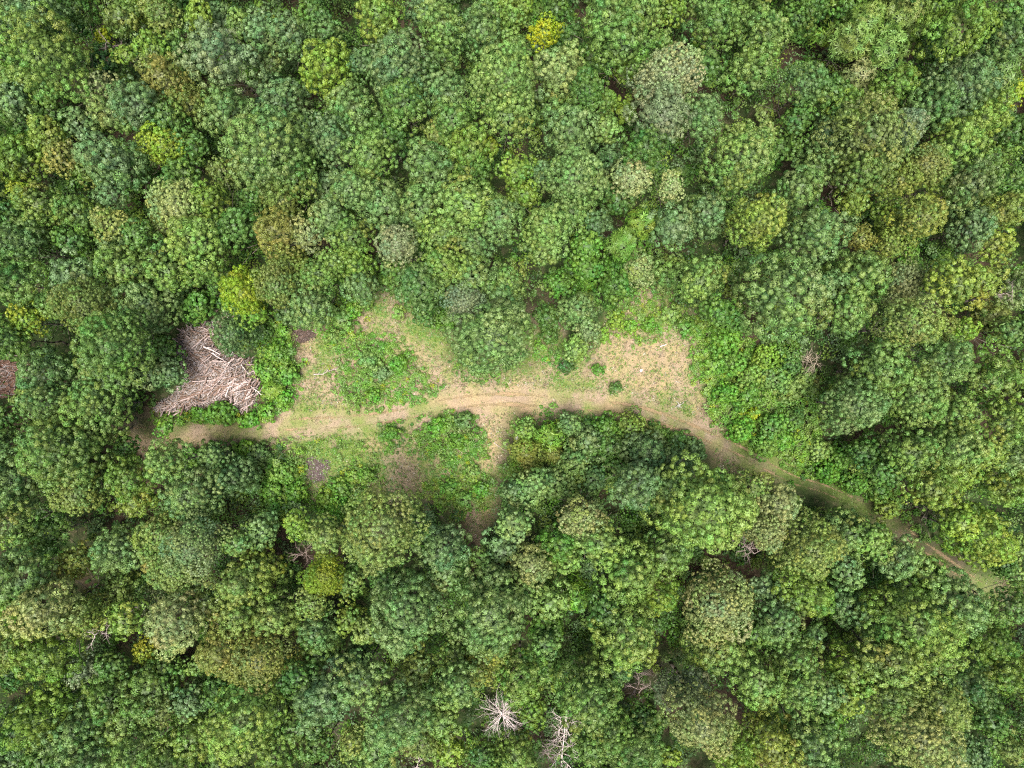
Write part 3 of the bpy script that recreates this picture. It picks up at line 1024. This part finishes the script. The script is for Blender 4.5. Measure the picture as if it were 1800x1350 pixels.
SHRUBS = """650,632,18,lg-bg
672,655,15,bg
700,640,16,vg
655,695,15,vg
815,742,20,mg-bg
805,775,16,vg-dk
770,750,18,vg
995,643,15,dk
1083,682,12,mg-dk
1052,650,12,vg-dk
1010,560,14,mg
965,590,16,mg
1345,630,30,yg-vg,f
1315,663,27,yg-lg
1360,665,30,mg-lg
1283,637,27,vg-mg
1387,683,27,lg
1322,728,14,ye,f
1357,750,30,mg-vg
1310,697,27,vg-mg
1412,665,23,lg
1387,637,23,dk-mg
1435,668,13,ol-au
1270,600,26,vg
1290,575,24,mg-vg
1255,640,20,vg-lg
1275,690,22,vg
1300,755,24,vg
1340,785,22,vg-lg
1380,770,20,vg
1395,735,22,mg
1440,790,23,lg
1473,803,24,vg-mg
1450,830,22,vg
1500,850,22,vg-mg
1560,890,26,yg-ol
1545,860,24,mg-vg
1120,745,20,ol-mg,f
1155,760,20,ol-vg,f
1190,770,18,mg
1085,750,15,ol-mg,f
1220,790,22,bg-mg
470,650,24,vg-lg
480,685,22,yg-vg,s
455,585,22,vg-bg
490,620,22,vg
505,655,20,vg-lg
500,700,18,vg
470,725,18,vg
440,740,16,vg
395,725,24,vg-mg
350,728,16,vg
445,545,24,vg-yg
505,545,25,bg-mg
475,520,24,lg-mg
600,560,20,lg
640,530,20,lg-vg
585,590,14,lg
620,545,18,vg
500,830,22,vg-lg
520,865,22,vg
480,865,24,vg-mg
455,800,24,bg-mg
430,790,20,vg
400,800,22,mg-vg
340,805,20,vg-mg
370,790,18,mg
440,845,24,mg-lg
480,905,22,mg-yg
570,880,18,yg-vg
600,890,22,vg
630,870,16,lg
645,835,16,vg-lg
620,838,14,yg
600,860,22,vg-mg
790,860,18,vg-lg
815,880,18,lg-vg
845,860,16,vg
830,830,14,lg
690,760,13,vg-mg
1110,575,14,vg-yg
1140,570,14,vg
1180,550,18,lg
1205,575,18,vg-lg
1085,565,16,yg-vg
1060,590,16,vg-yg
780,560,20,vg-mg
765,535,20,mg
1250,545,22,bg-mg
1090,500,24,vg
1060,470,24,vg-mg
1030,500,22,vg
1210,515,22,bg-lg
925,790,14,bg-vg
700,550,14,lg-yg
720,500,20,lg-mg
660,490,20,mg"""

items = []                                                       # px, py, r, code, form, ref
for (ox, oy), txt in TREES:
    for ln in txt.strip().split('\n'):
        d, _, ref = ln.partition('|'); q = d.split(',')
        items.append(dict(x=ox + float(q[0]) / 3, y=oy + float(q[1]) / 3, r=float(q[2]) / 3, code=q[3], form=q[4] if len(q) > 4 else None, ref=ref))
items.sort(key=lambda t: (t['ref'] == '', -t['r']))
CP = np.array(CLEAR, float)
for t in items:                                                  # no crown may hang over the open track, and hardly any over the open ground
    p = np.array([t['x']]), np.array([t['y']])
    if t['x'] > 1230:
        best = min(((math.hypot(t['x'] - bx, t['y'] - by), bx, by) for (ax, ay), (cx, cy) in zip(TRACK[:-1], TRACK[1:]) for k in range(9) for bx, by in [(ax + (cx - ax) * k / 8, ay + (cy - ay) * k / 8)]))
        need = t['r'] + (13 if t['x'] < 1560 else 6)
        if best[0] < need and best[1] < 1750:
            ux, uy = (t['x'] - best[1]) / (best[0] + 1e-6), (t['y'] - best[2]) / (best[0] + 1e-6); mv = need - best[0]
            t['x'] += ux * mv; t['y'] += uy * mv
    elif not in_poly(*p, CLEAR)[0]:
        d = float(poly_dist(*p, CLEAR, True)[0]); t['r'] = max(t['r'] * .78, min(t['r'], d + 7))
MAXT = 300
trees, rest = items[:MAXT], items[MAXT:]
shrubs = []
for ln in SHRUBS.strip().split('\n'):
    q = ln.split(','); shrubs.append(dict(x=float(q[0]), y=float(q[1]), r=float(q[2]), code=q[3], form=q[4] if len(q) > 4 else None, ref=''))

# ---- labels: each one is told by its size and colour and by the landmark it stands beside
LAND = [(t['x'], t['y'], t['ref']) for t in trees if t['ref']] + [(372, 650, 'the large log pile'), (887, 1262, 'the white dead tree'),
        (985, 1300, 'the forked dead tree'), (558, 822, 'the dark wood-chip patch'), (1425, 635, 'the grey feathery bush'), (22, 645, 'the heap of sticks at the left edge'),
        (1192, 712, 'the pale stump on the grass'), (535, 588, 'the brown brush heap'), (907, 767, 'the white stone')]
DIR = ['right of', 'to the upper right of', 'above', 'to the upper left of', 'left of', 'to the lower left of', 'below', 'to the lower right of']
ORD = ['nearest', 'second', 'third', 'fourth']
def sector(dx, dy): return int(((math.degrees(math.atan2(-dy, dx)) + 22.5) % 360) // 45)
def size_word(r, big, small): return 'large' if r >= big else 'small' if r < small else 'mid-sized'
def make_labels(L, noun, big, small):
    for t in L:
        t['desc'] = size_word(t['r'], big, small) + ' ' + words_of(t['code']) + (' feathery' if t['form'] == 's' else '')
    used = {}
    for t in L:
        if t['ref']:
            t['label'] = t['ref'].replace('the ', '', 1) if not t['ref'].startswith('the small') else t['ref'][4:]
            if 'tree' not in t['label'] and 'bush' not in t['label'] and 'sapling' not in t['label']: t['label'] += ' tree'
            if len(t['label'].split()) < 6:
                t['label'] += ' in the ' + {0: 'upper', 1: 'middle', 2: 'lower'}[min(2, int(t['y'] // 450))] + {0: ' left', 1: ' centre', 2: ' right'}[min(2, int(t['x'] // 600))] + ' forest'
            used[t['label']] = 1
    for t in L:
        if t['ref']: continue
        best = None
        for ax, ay, ref in sorted(LAND, key=lambda a: math.hypot(a[0] - t['x'], a[1] - t['y']))[:14]:
            d = math.hypot(t['x'] - ax, t['y'] - ay); s = sector(t['x'] - ax, t['y'] - ay)
            same = sorted(math.hypot(u['x'] - ax, u['y'] - ay) for u in L if u['desc'] == t['desc'] and not u['ref'] and sector(u['x'] - ax, u['y'] - ay) == s)
            k = same.index(d) if d in same else 0
            if k > 3: continue
            only = sum(1 for e in same if e < max(260, 1.6 * d)) == 1
            lab = t['desc'] + ' ' + noun + ' ' + DIR[s] + ' ' + ref if only else ORD[k] + ' ' + t['desc'] + ' ' + noun + ' ' + DIR[s] + ' ' + ref
            if len(lab.split()) > 16 or lab in used: continue
            score = d + (0 if only else 60 + 70 * k)
            if best is None or score < best[0]: best = (score, lab)
        t['label'] = best[1] if best else t['desc'] + ' %s crown %s' % (noun, 'among similar trees'); used[t['label']] = 1
make_labels(trees, 'tree', 42, 30)
make_labels(shrubs, 'shrub', 22, 16)

# ---- build them
def LOWZONE(x, y): return (230 < x < 470 and 530 < y < 720) or (885 < x < 1260 and 735 < y < 850) or (390 < x < 600 and 780 < y < 900) or (930 < x < 1180 and 470 < y < 640)
def klass(Rm): return 'L' if Rm > 3.2 else 'M' if Rm > 2.2 else 'S' if Rm > 1.45 else 'B'
def default_form(code): return 'f' if code.split('-')[0] in ('ol', 'cr', 'gy', 'au') and random.random() < .7 else 'o'
def plan(t, shrub=False):
    rg = random.Random(int(t['x'] * 31 + t['y'] * 17))
    grow = 1.0 if shrub else 1.12 - .10 * min(1, math.hypot(t['x'] - 900, t['y'] - 675) / 800)
    zc = 1.0 if shrub else 9.0
    for _ in range(4):
        Rm = t['r'] * grow / FPX * (CAM_H - zc)
        if shrub: h = Rm * 1.25 + .5
        else: h = min(22, max(6, 4.6 + 3.9 * Rm + rg.uniform(-3, 3)))
        zc = h - Rm * (1.75 if not shrub else .8)
        if not shrub and LOWZONE(t['x'], t['y']): zc = max(Rm * 1.2, zc * (.42 if t['x'] > 885 else .6))
    x, y = at(t['x'], t['y'], zc)
    form = t['form'] or default_form(t['code']); kl = klass(Rm)
    key = form + kl
    me = rg.choice(PROTO[key]); s = Rm / SIZES[kl]
    c = colour_of(t['code']) * rg.uniform(.93, 1.08) * (1.15 if shrub else 1)
    return x, y, zc, Rm, me, s, c, rg

protos = {}
for t in trees:
    x, y, zc, Rm, me, s, c, rg = plan(t)
    root = bpy.data.objects.new('tree', None); C.objects.link(root); root.empty_display_size = .5
    root.location = (x, y, 0); root.rotation_euler = (0, 0, rg.uniform(0, 6.283))
    tag(root, t['label'], 'tree', 'broad-leaved trees of the forest')
    cr = link('crown', me, root); cr.location = (0, 0, zc)
    cr.scale = (s * rg.uniform(.92, 1.08), s * rg.uniform(.92, 1.08), s * rg.uniform(.95, 1.12)); cr.color = (*c, 1)
    tk = link('trunk', rg.choice(TRUNKS), root); tk.scale = (zc * .9,) * 2 + (zc * .95,)
for t in shrubs:
    x, y, zc, Rm, me, s, c, rg = plan(t, True)
    root = bpy.data.objects.new('shrub', None); C.objects.link(root); root.empty_display_size = .3
    root.location = (x, y, 0); root.rotation_euler = (0, 0, rg.uniform(0, 6.283))
    tag(root, t['label'], 'shrub', 'leafy shrubs along the clearing and track')
    cr = link('foliage', me, root); cr.location = (0, 0, zc); cr.scale = (s, s, s * rg.uniform(.8, 1.0)); cr.color = (*c, 1)
    tk = link('stem', rg.choice(TRUNKS), root); tk.scale = (zc * 1.1, zc * 1.1, zc)

def merged(name, L, label, cat, part):
    """the smaller trees past the first 300, and the wood beyond the frame, as one mesh"""
    Vs, Fs, Ts = [], [], []; off = 0
    for t in L:
        x, y, zc, Rm, me, s, c, rg = plan(t)
        n = len(me.vertices); v = np.empty(n * 3, np.float32); me.vertices.foreach_get('co', v); v = v.reshape(-1, 3) * s
        a = rg.uniform(0, 6.283); ca, sa = math.cos(a), math.sin(a)
        m = len(me.polygons); pick = np.random.default_rng(int(t['x'] + 900)).random(m) < part
        q = v.reshape(m, 4, 3)[pick]; q = q.mean(1, keepdims=True) + (q - q.mean(1, keepdims=True)) * (part ** -.5); v = q.reshape(-1, 3); n = len(v)
        v = v @ np.array([[ca, sa, 0], [-sa, ca, 0], [0, 0, 1]]) + np.array([x, y, zc])
        tt = np.empty(m * 16, np.float32); me.color_attributes['tint'].data.foreach_get('color', tt)
        Vs.append(v); Fs.append(np.arange(n).reshape(-1, 4) + off); Ts.append(tt.reshape(m, 4, 4)[pick, 0, :3] * c); off += n
    me = mesh_from(name, np.concatenate(Vs), np.concatenate(Fs), np.concatenate(Ts), [M_LEAF])
    tag(link(name, me), label, cat, kind='stuff')
merged('smaller_trees', rest, 'the smaller green trees squeezed in among the taller forest trees', 'small trees', .6)
outer = []
rg0 = random.Random(5)
gx = -180
for px in range(-170, 2000, 95):
    for py in range(-170, 1540, 95):
        qx, qy = px + rg0.uniform(-28, 28), py + rg0.uniform(-28, 28)
        if -48 < qx < 1848 and -48 < qy < 1398: continue
        if 1780 < qx and 1000 < qy < 1160: continue
        outer.append(dict(x=qx, y=qy, r=rg0.uniform(38, 56), code=rg0.choice(['mg', 'lg', 'bg', 'bg-lg', 'lg-yg', 'ol-lg', 'mg-lg']), form=None, ref=''))
merged('outer_forest', outer, 'the rest of the forest carrying on past the edges of the picture', 'forest', .16)

# ------------------------------------------------------------------ dead trees
def dead_segments(seed, base, lean, height, spread, nb, thick=.02, z0=.35):
    g = np.random.default_rng(seed); T, B = [], []
    p = np.array([*base, 0.0]); d = unit(np.array([lean[0], lean[1], 1.0])); K = 9; pts = []; r = thick * height
    for k in range(K):
        q = p + d * height / K + g.normal(size=3) * .05; T.append([*p, *q, r, r * .84]); pts.append((q, r * .84, (k + 1) / K)); p, r = q, r * .84
    def grow(p, d, l, r, lev):
        n = 3
        for i in range(n):
            d2 = unit(d + g.normal(size=3) * .2 + np.array([0, 0, -.02])); q = p + d2 * l / n
            B.append([*p, *q, r, r * .8]); p = q; r *= .8; d = d2
            if lev < 3:
                for _ in range(2 if lev < 2 else 1):
                    if g.random() < 1.0: grow(p, unit(d + g.normal(size=3) * .62), l * g.uniform(.38, .6), r * .62, lev + 1)
    for k in range(nb):
        u = z0 + (1 - z0) * (k + .5) / nb; i = min(K - 1, int(u * K)); q, rr, _ = pts[i]; a = k * 2.4 + g.uniform(-.4, .4)
        grow(q, unit(np.array([math.cos(a), math.sin(a), g.uniform(.05, .6)])), spread * g.uniform(.7, 1.1) * (1.15 - .5 * u), max(.04, rr * .55), 1)
    return T, B
def dead_tree(seed, px, py, zt, lean, height, spread, nb, label, col=(1, 1, 1), z0=.35, cat='dead tree', name='dead_tree', thick=.02):
    bx, by = at(px, py, zt)
    root = bpy.data.objects.new(name, None); C.objects.link(root); root.location = (bx, by, 0)
    T, B = dead_segments(seed, (0, 0), lean, height, spread, nb, thick, z0)
    tag(root, label, cat, 'bare dead trees in the forest')
    V, F = tubes(T); a = link('trunk', mesh_from('trunk', V, F, None, [M_DEAD]), root); a.color = (*col, 1)
    V, F = tubes(B, 4); b = link('bare_crown', mesh_from('bare_crown', V, F, None, [M_DEAD]), root); b.color = (*col, 1)
W_ = (1.25, 1.2, 1.2); G_ = (.55, .50, .48); D_ = (.42, .36, .33)
dead_tree(3, 885, 1245, 0, (-.02, .40), 12.5, 2.7, 30, 'white bare dead tree with many radiating branches near the bottom edge', W_, .3, thick=.014)
dead_tree(8, 988, 1352, 0, (-.02, 1.3), 13.5, 2.5, 26, 'tall forked white dead tree at the bottom edge, right of the radiating one', W_, .12, thick=.013)
dead_tree(12, 1130, 1205, 6, (-.1, -.05), 7.5, 2.0, 12, 'pinkish-grey dead tree lying back beside the small silver-grey tree', (.85, .74, .72), .3)
dead_tree(15, 184, 1100, 9, (.03, -.02), 11.5, 1.8, 8, 'grey bare limb sticking out right of the thin olive tree', (.95, .9, .88), .6)
dead_tree(18, 198, 82, 9, (.02, -.03), 10.5, 1.6, 8, 'small grey bare tree below the small vivid lime sapling', G_, .5)
dead_tree(21, 1312, 968, 8, (.02, 0), 10.0, 1.9, 10, 'grey bare-topped tree between green crowns below the cream tree beside the track', G_, .5)
dead_tree(24, 486, 1302, 8, (.04, .02), 10.5, 2.0, 10, 'brown-grey twiggy dead tree at lower left near the bottom edge', D_, .5)
dead_tree(27, 582, 1298, 8, (.03, .05), 10.0, 1.8, 9, 'brown-grey twiggy dead tree right beside a similar one, lower left', D_, .5)
dead_tree(30, 532, 975, 7, (.01, .03), 8.5, 1.8, 10, 'brown twiggy dead tree left of the spiky yellow-green tree', D_, .5)
dead_tree(33, 1425, 634, 4, (.02, .02), 4.8, 1.9, 16, 'grey feathery bush, nearly leafless, right of the clearing shrubs', (.80, .76, .60), .15)
dead_tree(36, 735, 1338, 7, (.03, .01), 8.5, 1.4, 6, 'small white snag poking out at the bottom edge left of centre', W_, .6)
dead_tree(39, 1755, 520, 9, (.03, .01), 11.0, 1.6, 8, 'grey bare tree behind golden-green crowns near the right edge', G_, .6)
dead_tree(42, 1190, 812, 5, (.0, .03), 6.5, 1.4, 9, 'dark grey bare bush between blue-green trees below the track', D_, .4)
dead_tree(45, 1612, 612, 6, (.0, .03), 7.5, 1.4, 8, 'pale bare bush under the trees at right, above the layered tree', G_, .5)
dead_tree(48, 945, 1325, 7, (.1, .08), 9.0, 1.3, 7, 'thin leaning dead trunk just left of the forked dead tree', (.8, .72, .7), .6)

# ------------------------------------------------------------------ the log heaps: every log a thing of its own
PILE = [(355,566),(388,563),(392,590),(388,612),(410,622),(440,632),(452,655),(456,690),(452,708),(432,724),(416,722),(405,708),(370,716),(330,722),
        (282,724),(270,716),(300,696),(322,676),(332,655),(318,636),(310,612),(318,585),(335,572)]
def heap_height(qx, qy, poly, top):
    d = poly_dist(qx, qy, poly, True) * np.where(in_poly(qx, qy, poly), 1, -1); return top * np.clip(d / 26.0, 0, 1) ** .7
def heap_mound(name, poly, top, label, col, nst, seed, cat='brush pile'):
    """soil, bark and broken sticks under the logs: one uncountable mass"""
    g = np.random.default_rng(seed); p = np.array(poly, float); x0, y0 = p.min(0); x1, y1 = p.max(0)
    nx = int((x1 - x0) / 3) + 2; ny = int((y1 - y0) / 3) + 2
    qx, qy = np.meshgrid(np.linspace(x0, x1, nx), np.linspace(y0, y1, ny)); z = heap_height(qx, qy, poly, top)
    z = z * .85 + np.where(z > 0, g.uniform(0, .18, z.shape), -.05)
    X = (qx - 900) / FPX * CAM_H; Y = (675 - qy) / FPX * CAM_H
    V = np.stack([X, Y, z], -1).reshape(-1, 3); ii = np.arange(nx * ny).reshape(ny, nx)
    F = np.stack([ii[:-1, :-1], ii[1:, :-1], ii[1:, 1:], ii[:-1, 1:]], -1).reshape(-1, 4)
    F = F[(V[F][:, :, 2] > -.04).any(1)]
    T = np.array(col) * g.uniform(.5, 1.2, (len(F), 1))
    n = nst; sx = g.uniform(x0, x1, n * 3); sy = g.uniform(y0, y1, n * 3); k = in_poly(sx, sy, poly); sx, sy = sx[k][:n], sy[k][:n]; n = len(sx)
    sz = heap_height(sx, sy, poly, top) + g.uniform(0, .16, n)
    a = R(28) + g.normal(size=n) * .75; l = g.uniform(.3, 1.3, n) * .5; el = g.normal(size=n) * .18
    c0 = np.stack([(sx - 900) / FPX * CAM_H, (675 - sy) / FPX * CAM_H, sz], 1); dv = np.stack([np.cos(a) * np.cos(el), np.sin(a) * np.cos(el), np.sin(el)], 1) * l[:, None]
    rr = g.uniform(.015, .05, (n, 1)); V2, F2 = tubes(np.concatenate([c0 - dv, c0 + dv, rr, rr * .7], 1), 4)
    pal = np.array([[.34, .295, .285], [.25, .21, .185], [.15, .11, .085], [.38, .345, .335], [.22, .155, .11]])
    T2 = np.repeat(pal[g.integers(0, 5, n)] * g.uniform(.7, 1.15, (n, 1)), 6, 0)
    me = mesh_from(name, np.concatenate([V, V2]), np.concatenate([F, F2 + len(V)]), np.concatenate([T, T2]), [M_TINT])
    tag(link(name, me), label, cat, kind='stuff')
heap_mound('stick_litter', PILE, 1.7, 'broken sticks, bark and soil filling the large log pile', (.12, .085, .065), 3600, 3)
PILE2 = [(-30,628),(20,620),(60,625),(62,650),(48,668),(30,690),(10,700),(-30,690)]
heap_mound('stick_litter', PILE2, 1.0, 'reddish-brown sticks and bark heaped at the left edge of the forest', (.15, .085, .06), 420, 4)
PILE3 = [(388,512),(402,510),(404,540),(415,560),(396,556),(386,535)]
heap_mound('stick_litter', PILE3, .7, 'brown sticks lying between the lime bush and the trees above the log pile', (.15, .09, .065), 130, 5)

def log_mesh(seed, l, r):
    g = np.random.default_rng(seed); S = []; p = np.array([-l / 2, 0, 0.]); K = 4; rr = r
    for k in range(K):
        q = p + np.array([l / K, g.normal() * .03 * l, g.normal() * .012 * l]); S.append([*p, *q, rr, rr * .92]); p, rr = q, rr * .92
        if g.random() < .35: S.append([*q, *(q + np.array([.18, g.choice([-1, 1]) * .16, .05])), rr * .4, rr * .25])
    V, F = tubes(S); return mesh_from('log', V, F, None, [M_LOG])
LOGS = [log_mesh(s, l, r) for s, l, r in ((1, 1.6, .105), (2, 2.2, .10), (3, 2.8, .115), (4, 3.4, .115), (5, 2.4, .08), (6, 1.8, .135), (7, 3.1, .09), (8, 1.4, .095))]
def put_log(px, py, z, ang, me, col, label, group, tilt=0., s=1.0, name='log'):
    o = link(name, me); x, y = at(px, py, z); o.location = (x, y, z); o.rotation_euler = (0, tilt, ang); o.scale = (s,) * 3; o.color = (*col, 1)
    tag(o, label, 'log', group); return o
def fill_logs(poly, top, count, ang, sig, label, group, tones, seed):
    g = random.Random(seed); p = np.array(poly, float); x0, y0 = p.min(0); x1, y1 = p.max(0); k = 0
    while k < count:
        px, py = g.uniform(x0, x1), g.uniform(y0, y1)
        if not in_poly(np.array([px]), np.array([py]), poly)[0]: continue
        if poly_dist(np.array([px]), np.array([py]), poly, True)[0] < g.uniform(-2, 7): continue
        z = float(heap_height(np.array([px]), np.array([py]), poly, top)[0]) + g.uniform(.02, .3)
        a = R(ang(px, py) + g.gauss(0, sig)); t = g.choice(tones); b = g.uniform(.75, 1.15)
        put_log(px, py, z, a, g.choice(LOGS), tuple(v * b for v in t), label, group, g.gauss(0, .1), g.uniform(.7, 1.0)); k += 1
tones = [(.88, .82, .84), (.74, .68, .69), (.98, .94, .97), (.60, .52, .49), (.46, .36, .31), (.80, .74, .76)]
def ang1(px, py):
    if py < 640: return 20 if px > 350 else -25
    return 32 if px < 400 else 48
fill_logs(PILE, 1.75, 264, ang1, 27, 'weathered grey-brown log or pole stacked loosely in the large log pile', 'logs heaped in the large pile', tones, 2)
fill_logs(PILE2, 1.0, 26, lambda a, b: 8, 22, 'thin brown pole lying in the heap of sticks at the left edge', 'poles heaped at the left edge', [(.55, .4, .34), (.75, .6, .56), (.45, .32, .27)], 3)
fill_logs(PILE3, .7, 9, lambda a, b: 60, 25, 'short grey stick lying above the log pile beside the lime bush', 'sticks beside the lime bush', [(1, .9, .9), (.7, .6, .55)], 4)

def branch(px, py, z, ang, l, r, label, col, seed, forks=3, cat='fallen branch'):
    g = np.random.default_rng(seed); S = []; p = np.array([-l / 2, 0, 0.]); rr = r; K = 6
    for k in range(K):
        q = p + np.array([l / K, g.normal() * .03 * l, g.normal() * .01 * l]); S.append([*p, *q, rr, rr * .86]); p, rr = q, rr * .86
        if k < K and g.random() < forks / K:
            s_ = g.choice([-1, 1]); m = q + np.array([l * .14, s_ * l * .09, .06]); S.append([*q, *m, rr * .6, rr * .42]); S.append([*m, *(m + np.array([l * .12, s_ * l * .03, .03])), rr * .42, rr * .2])
    V, F = tubes(S); o = link('fallen_branch', mesh_from('fallen_branch', V, F, None, [M_DEAD]))
    x, y = at(px, py, z); o.location = (x, y, z); o.rotation_euler = (0, 0, R(ang)); o.color = (*col, 1); tag(o, label, cat)
branch(372, 617, 2.2, -28, 2.3, .11, 'thick white trunk piece lying across the upper part of the log pile', (1.13, 1.11, 1.13), 1, 1, 'log')
branch(384, 626, 2.25, -24, 1.7, .10, 'shorter white trunk piece beside the thick white one on the log pile', (1.09, 1.06, 1.09), 2, 0, 'log')
branch(447, 686, 1.5, -36, 2.6, .085, 'long bleached white branch reaching out from the right side of the log pile', (1.25, 1.21, 1.21), 3, 4)
branch(431, 650, 1.6, -52, 1.6, .08, 'white stub pointing down at the upper right of the log pile', (1.09, 1.06, 1.06), 4, 1)
branch(416, 676, 2.0, 15, 2.6, .10, 'white forked branch on top of the log pile, right of its middle', (1.17, 1.13, 1.13), 5, 4)
branch(402, 686, 2.0, 64, 1.7, .10, 'upright-pointing white log on the lower right of the log pile', (1.05, 1.01, 1.01), 6, 0, 'log')
branch(318, 690, 1.2, -52, 1.5, .08, 'pale pole lying across the lower left of the log pile', (0.94, 0.86, 0.82), 7, 0, 'log')
branch(572, 650, .12, 22, 3.2, .10, 'grey fallen branch on the grass left of the weed-covered mound', (.72, .68, .68), 8, 3)
branch(1243, 538, .6, 28, 1.6, .07, 'pale fallen branch between shrubs at the clearing\'s upper right corner', (1.1, 1.0, .98), 9, 2)
branch(878, 785, .1, -38, 1.7, .045, 'thin pale twig lying on the bare ground beside the spiky yellow bush', (1.1, 1.05, 1.0), 10, 3)
branch(1166, 607, .1, 22, .9, .07, 'short white stick on the dry grass of the clearing\'s right part', (1.5, 1.5, 1.5), 11, 0)
branch(1410, 723, .4, -15, 1.0, .05, 'thin pale branch at the edge of the bare patch right of the shrubs', (1.1, .95, .9), 12, 1)

# ------------------------------------------------------------------ small things in the clearing
def lump(name, px, py, z, rx, ry, h, label, cat, mat, seed, col=None):
    import bmesh
    bm = bmesh.new(); bmesh.ops.create_icosphere(bm, subdivisions=3, radius=1.0); g = np.random.default_rng(seed); o_ = g.uniform(0, 9, 3)
    for v in bm.verts:
        n = math.sin(v.co.x * 2.3 + o_[0]) * math.sin(v.co.y * 2.9 + o_[1]) * .22 + math.sin(v.co.z * 4.1 + o_[2] + v.co.x * 3) * .10 + g.normal() * .025
        v.co *= 1 + n; v.co.x *= rx; v.co.y *= ry; v.co.z *= h
    me = bpy.data.meshes.new(name); bm.to_mesh(me); bm.free(); me.materials.append(mat); o = link(name, me)
    x, y = at(px, py, z); o.location = (x, y, z); tag(o, label, cat); return o
lump('stone', 908, 767, .25, .28, .62, .35, 'white upright stone at the edge of the trees beside the clearing', 'stone', M_STONE, 1)
lump('stone', 1127, 651, .08, .2, .18, .14, 'small grey-white stone on the dry grass of the clearing\'s right part', 'stone', M_STONE, 2)
lump('stone', 806, 649, .06, .15, .13, .1, 'tiny white stone on the grass below the jutting tree', 'stone', M_STONE, 3)

# the pale stump with root prongs near the bend of the track
S = [[0, 0, .15, .05, .02, .42, .26, .2]]
for k, (a, l) in enumerate(((.35, 1.25), (1.9, .9), (3.6, 1.0), (4.3, .7), (5.3, .8))):
    m = (math.cos(a) * l * .55, math.sin(a) * l * .55, .16); S.append([0, 0, .26, *m, .13, .085]); S.append([*m, math.cos(a + .3) * l, math.sin(a + .3) * l, .10, .085, .03])
V, F = tubes(S); o = link('stump', mesh_from('stump', V, F, None, [M_DEAD])); o.color = (.62, .68, .64, 1); o.scale = (.7, .7, .6); x, y = at(1193, 712); o.location = (x, y, 0)
tag(o, 'pale grey uprooted stump with prongs on the grass above the track', 'stump')

def chip_patch(name, px, py, poly, top, col, pal, n, label, cat, seed):
    """low mound with loose chips over it"""
    g = np.random.default_rng(seed); p = np.array(poly, float)
    root = bpy.data.objects.new(name, None); C.objects.link(root); bx, by = at(px, py); root.location = (bx, by, 0); tag(root, label, cat)
    x0, y0 = p.min(0); x1, y1 = p.max(0); nx, ny = 26, 26
    qx, qy = np.meshgrid(np.linspace(x0, x1, nx), np.linspace(y0, y1, ny)); d = poly_dist(qx, qy, poly, True) * np.where(in_poly(qx, qy, poly), 1, -1)
    X = (qx - 900) / FPX * CAM_H - bx; Y = (675 - qy) / FPX * CAM_H - by
    d = d + (fbm(X, Y, .8, seed) - .5) * 10
    z = np.where(d > 0, .012 + top * np.clip(d / 14, 0, 1) + g.uniform(0, .05, d.shape), -.04)
    V = np.stack([X, Y, z], -1).reshape(-1, 3); ii = np.arange(nx * ny).reshape(ny, nx); F = np.stack([ii[:-1, :-1], ii[1:, :-1], ii[1:, 1:], ii[:-1, 1:]], -1).reshape(-1, 4)
    F = F[(V[F][:, :, 2] > 0).any(1)]
    link('mound', mesh_from('mound', V, F, np.array(col) * g.uniform(.7, 1.3, (len(F), 1)), [M_TINT]), root)
    sx = g.uniform(x0 - 3, x1 + 3, n); sy = g.uniform(y0 - 3, y1 + 3, n)
    k = in_poly(sx + g.normal(size=n) * 4, sy + g.normal(size=n) * 4, poly); sx, sy = sx[k], sy[k]; n = len(sx)
    dd = np.clip(poly_dist(sx, sy, poly, True) / 14, 0, 1) * in_poly(sx, sy, poly)
    P = np.stack([(sx - 900) / FPX * CAM_H - bx, (675 - sy) / FPX * CAM_H - by, .05 + top * dd + .03], 1)
    Nn = unit(g.normal(size=(n, 3)) * .5 + np.array([0, 0, 1])); L = g.uniform(.07, .24, n); V, F = leaf_faces(P, Nn, L, L * .5, g)
    o = link('chips', mesh_from('chips', V, F, np.array(pal)[g.integers(0, len(pal), n)] * g.uniform(.6, 1.2, (n, 1)), [M_TINT]), root); o['kind'] = 'stuff'
chip_patch('chip_patch', 559, 824, [(540,806),(548,800),(556,808),(578,808),(580,822),(572,842),(552,850),(541,838),(539,820)], .12, (.065, .048, .046),
           [(.105, .08, .078), (.065, .048, .046), (.17, .14, .14), (.10, .075, .07), (.13, .10, .095), (.08, .06, .055), (.36, .33, .32)], 900, 'dark purplish-brown patch of wood chips on the lower left grass', 'wood chips', 3)
chip_patch('brush_heap', 535, 588, [(516,578),(530,570),(548,576),(556,590),(545,600),(524,606),(515,598)], .25, (.050, .036, .030),
           [(.085, .06, .05), (.05, .036, .03), (.14, .11, .10), (.12, .08, .06)], 900, 'dark brown brush heap at the clearing\'s upper left edge', 'brush heap', 4)
chip_patch('brush_heap', 492, 808, [(485,804),(496,801),(500,808),(494,814),(486,813)], .15, (.05, .036, .03), [(.085, .06, .05), (.14, .11, .10)], 160,
           'small brown brush heap left of the dark wood-chip patch', 'brush heap', 5)
print('TREES', len(trees), 'REST', len(rest), 'SHRUBS', len(shrubs), 'unlabelled', sum('among similar' in t['label'] for t in trees + shrubs))
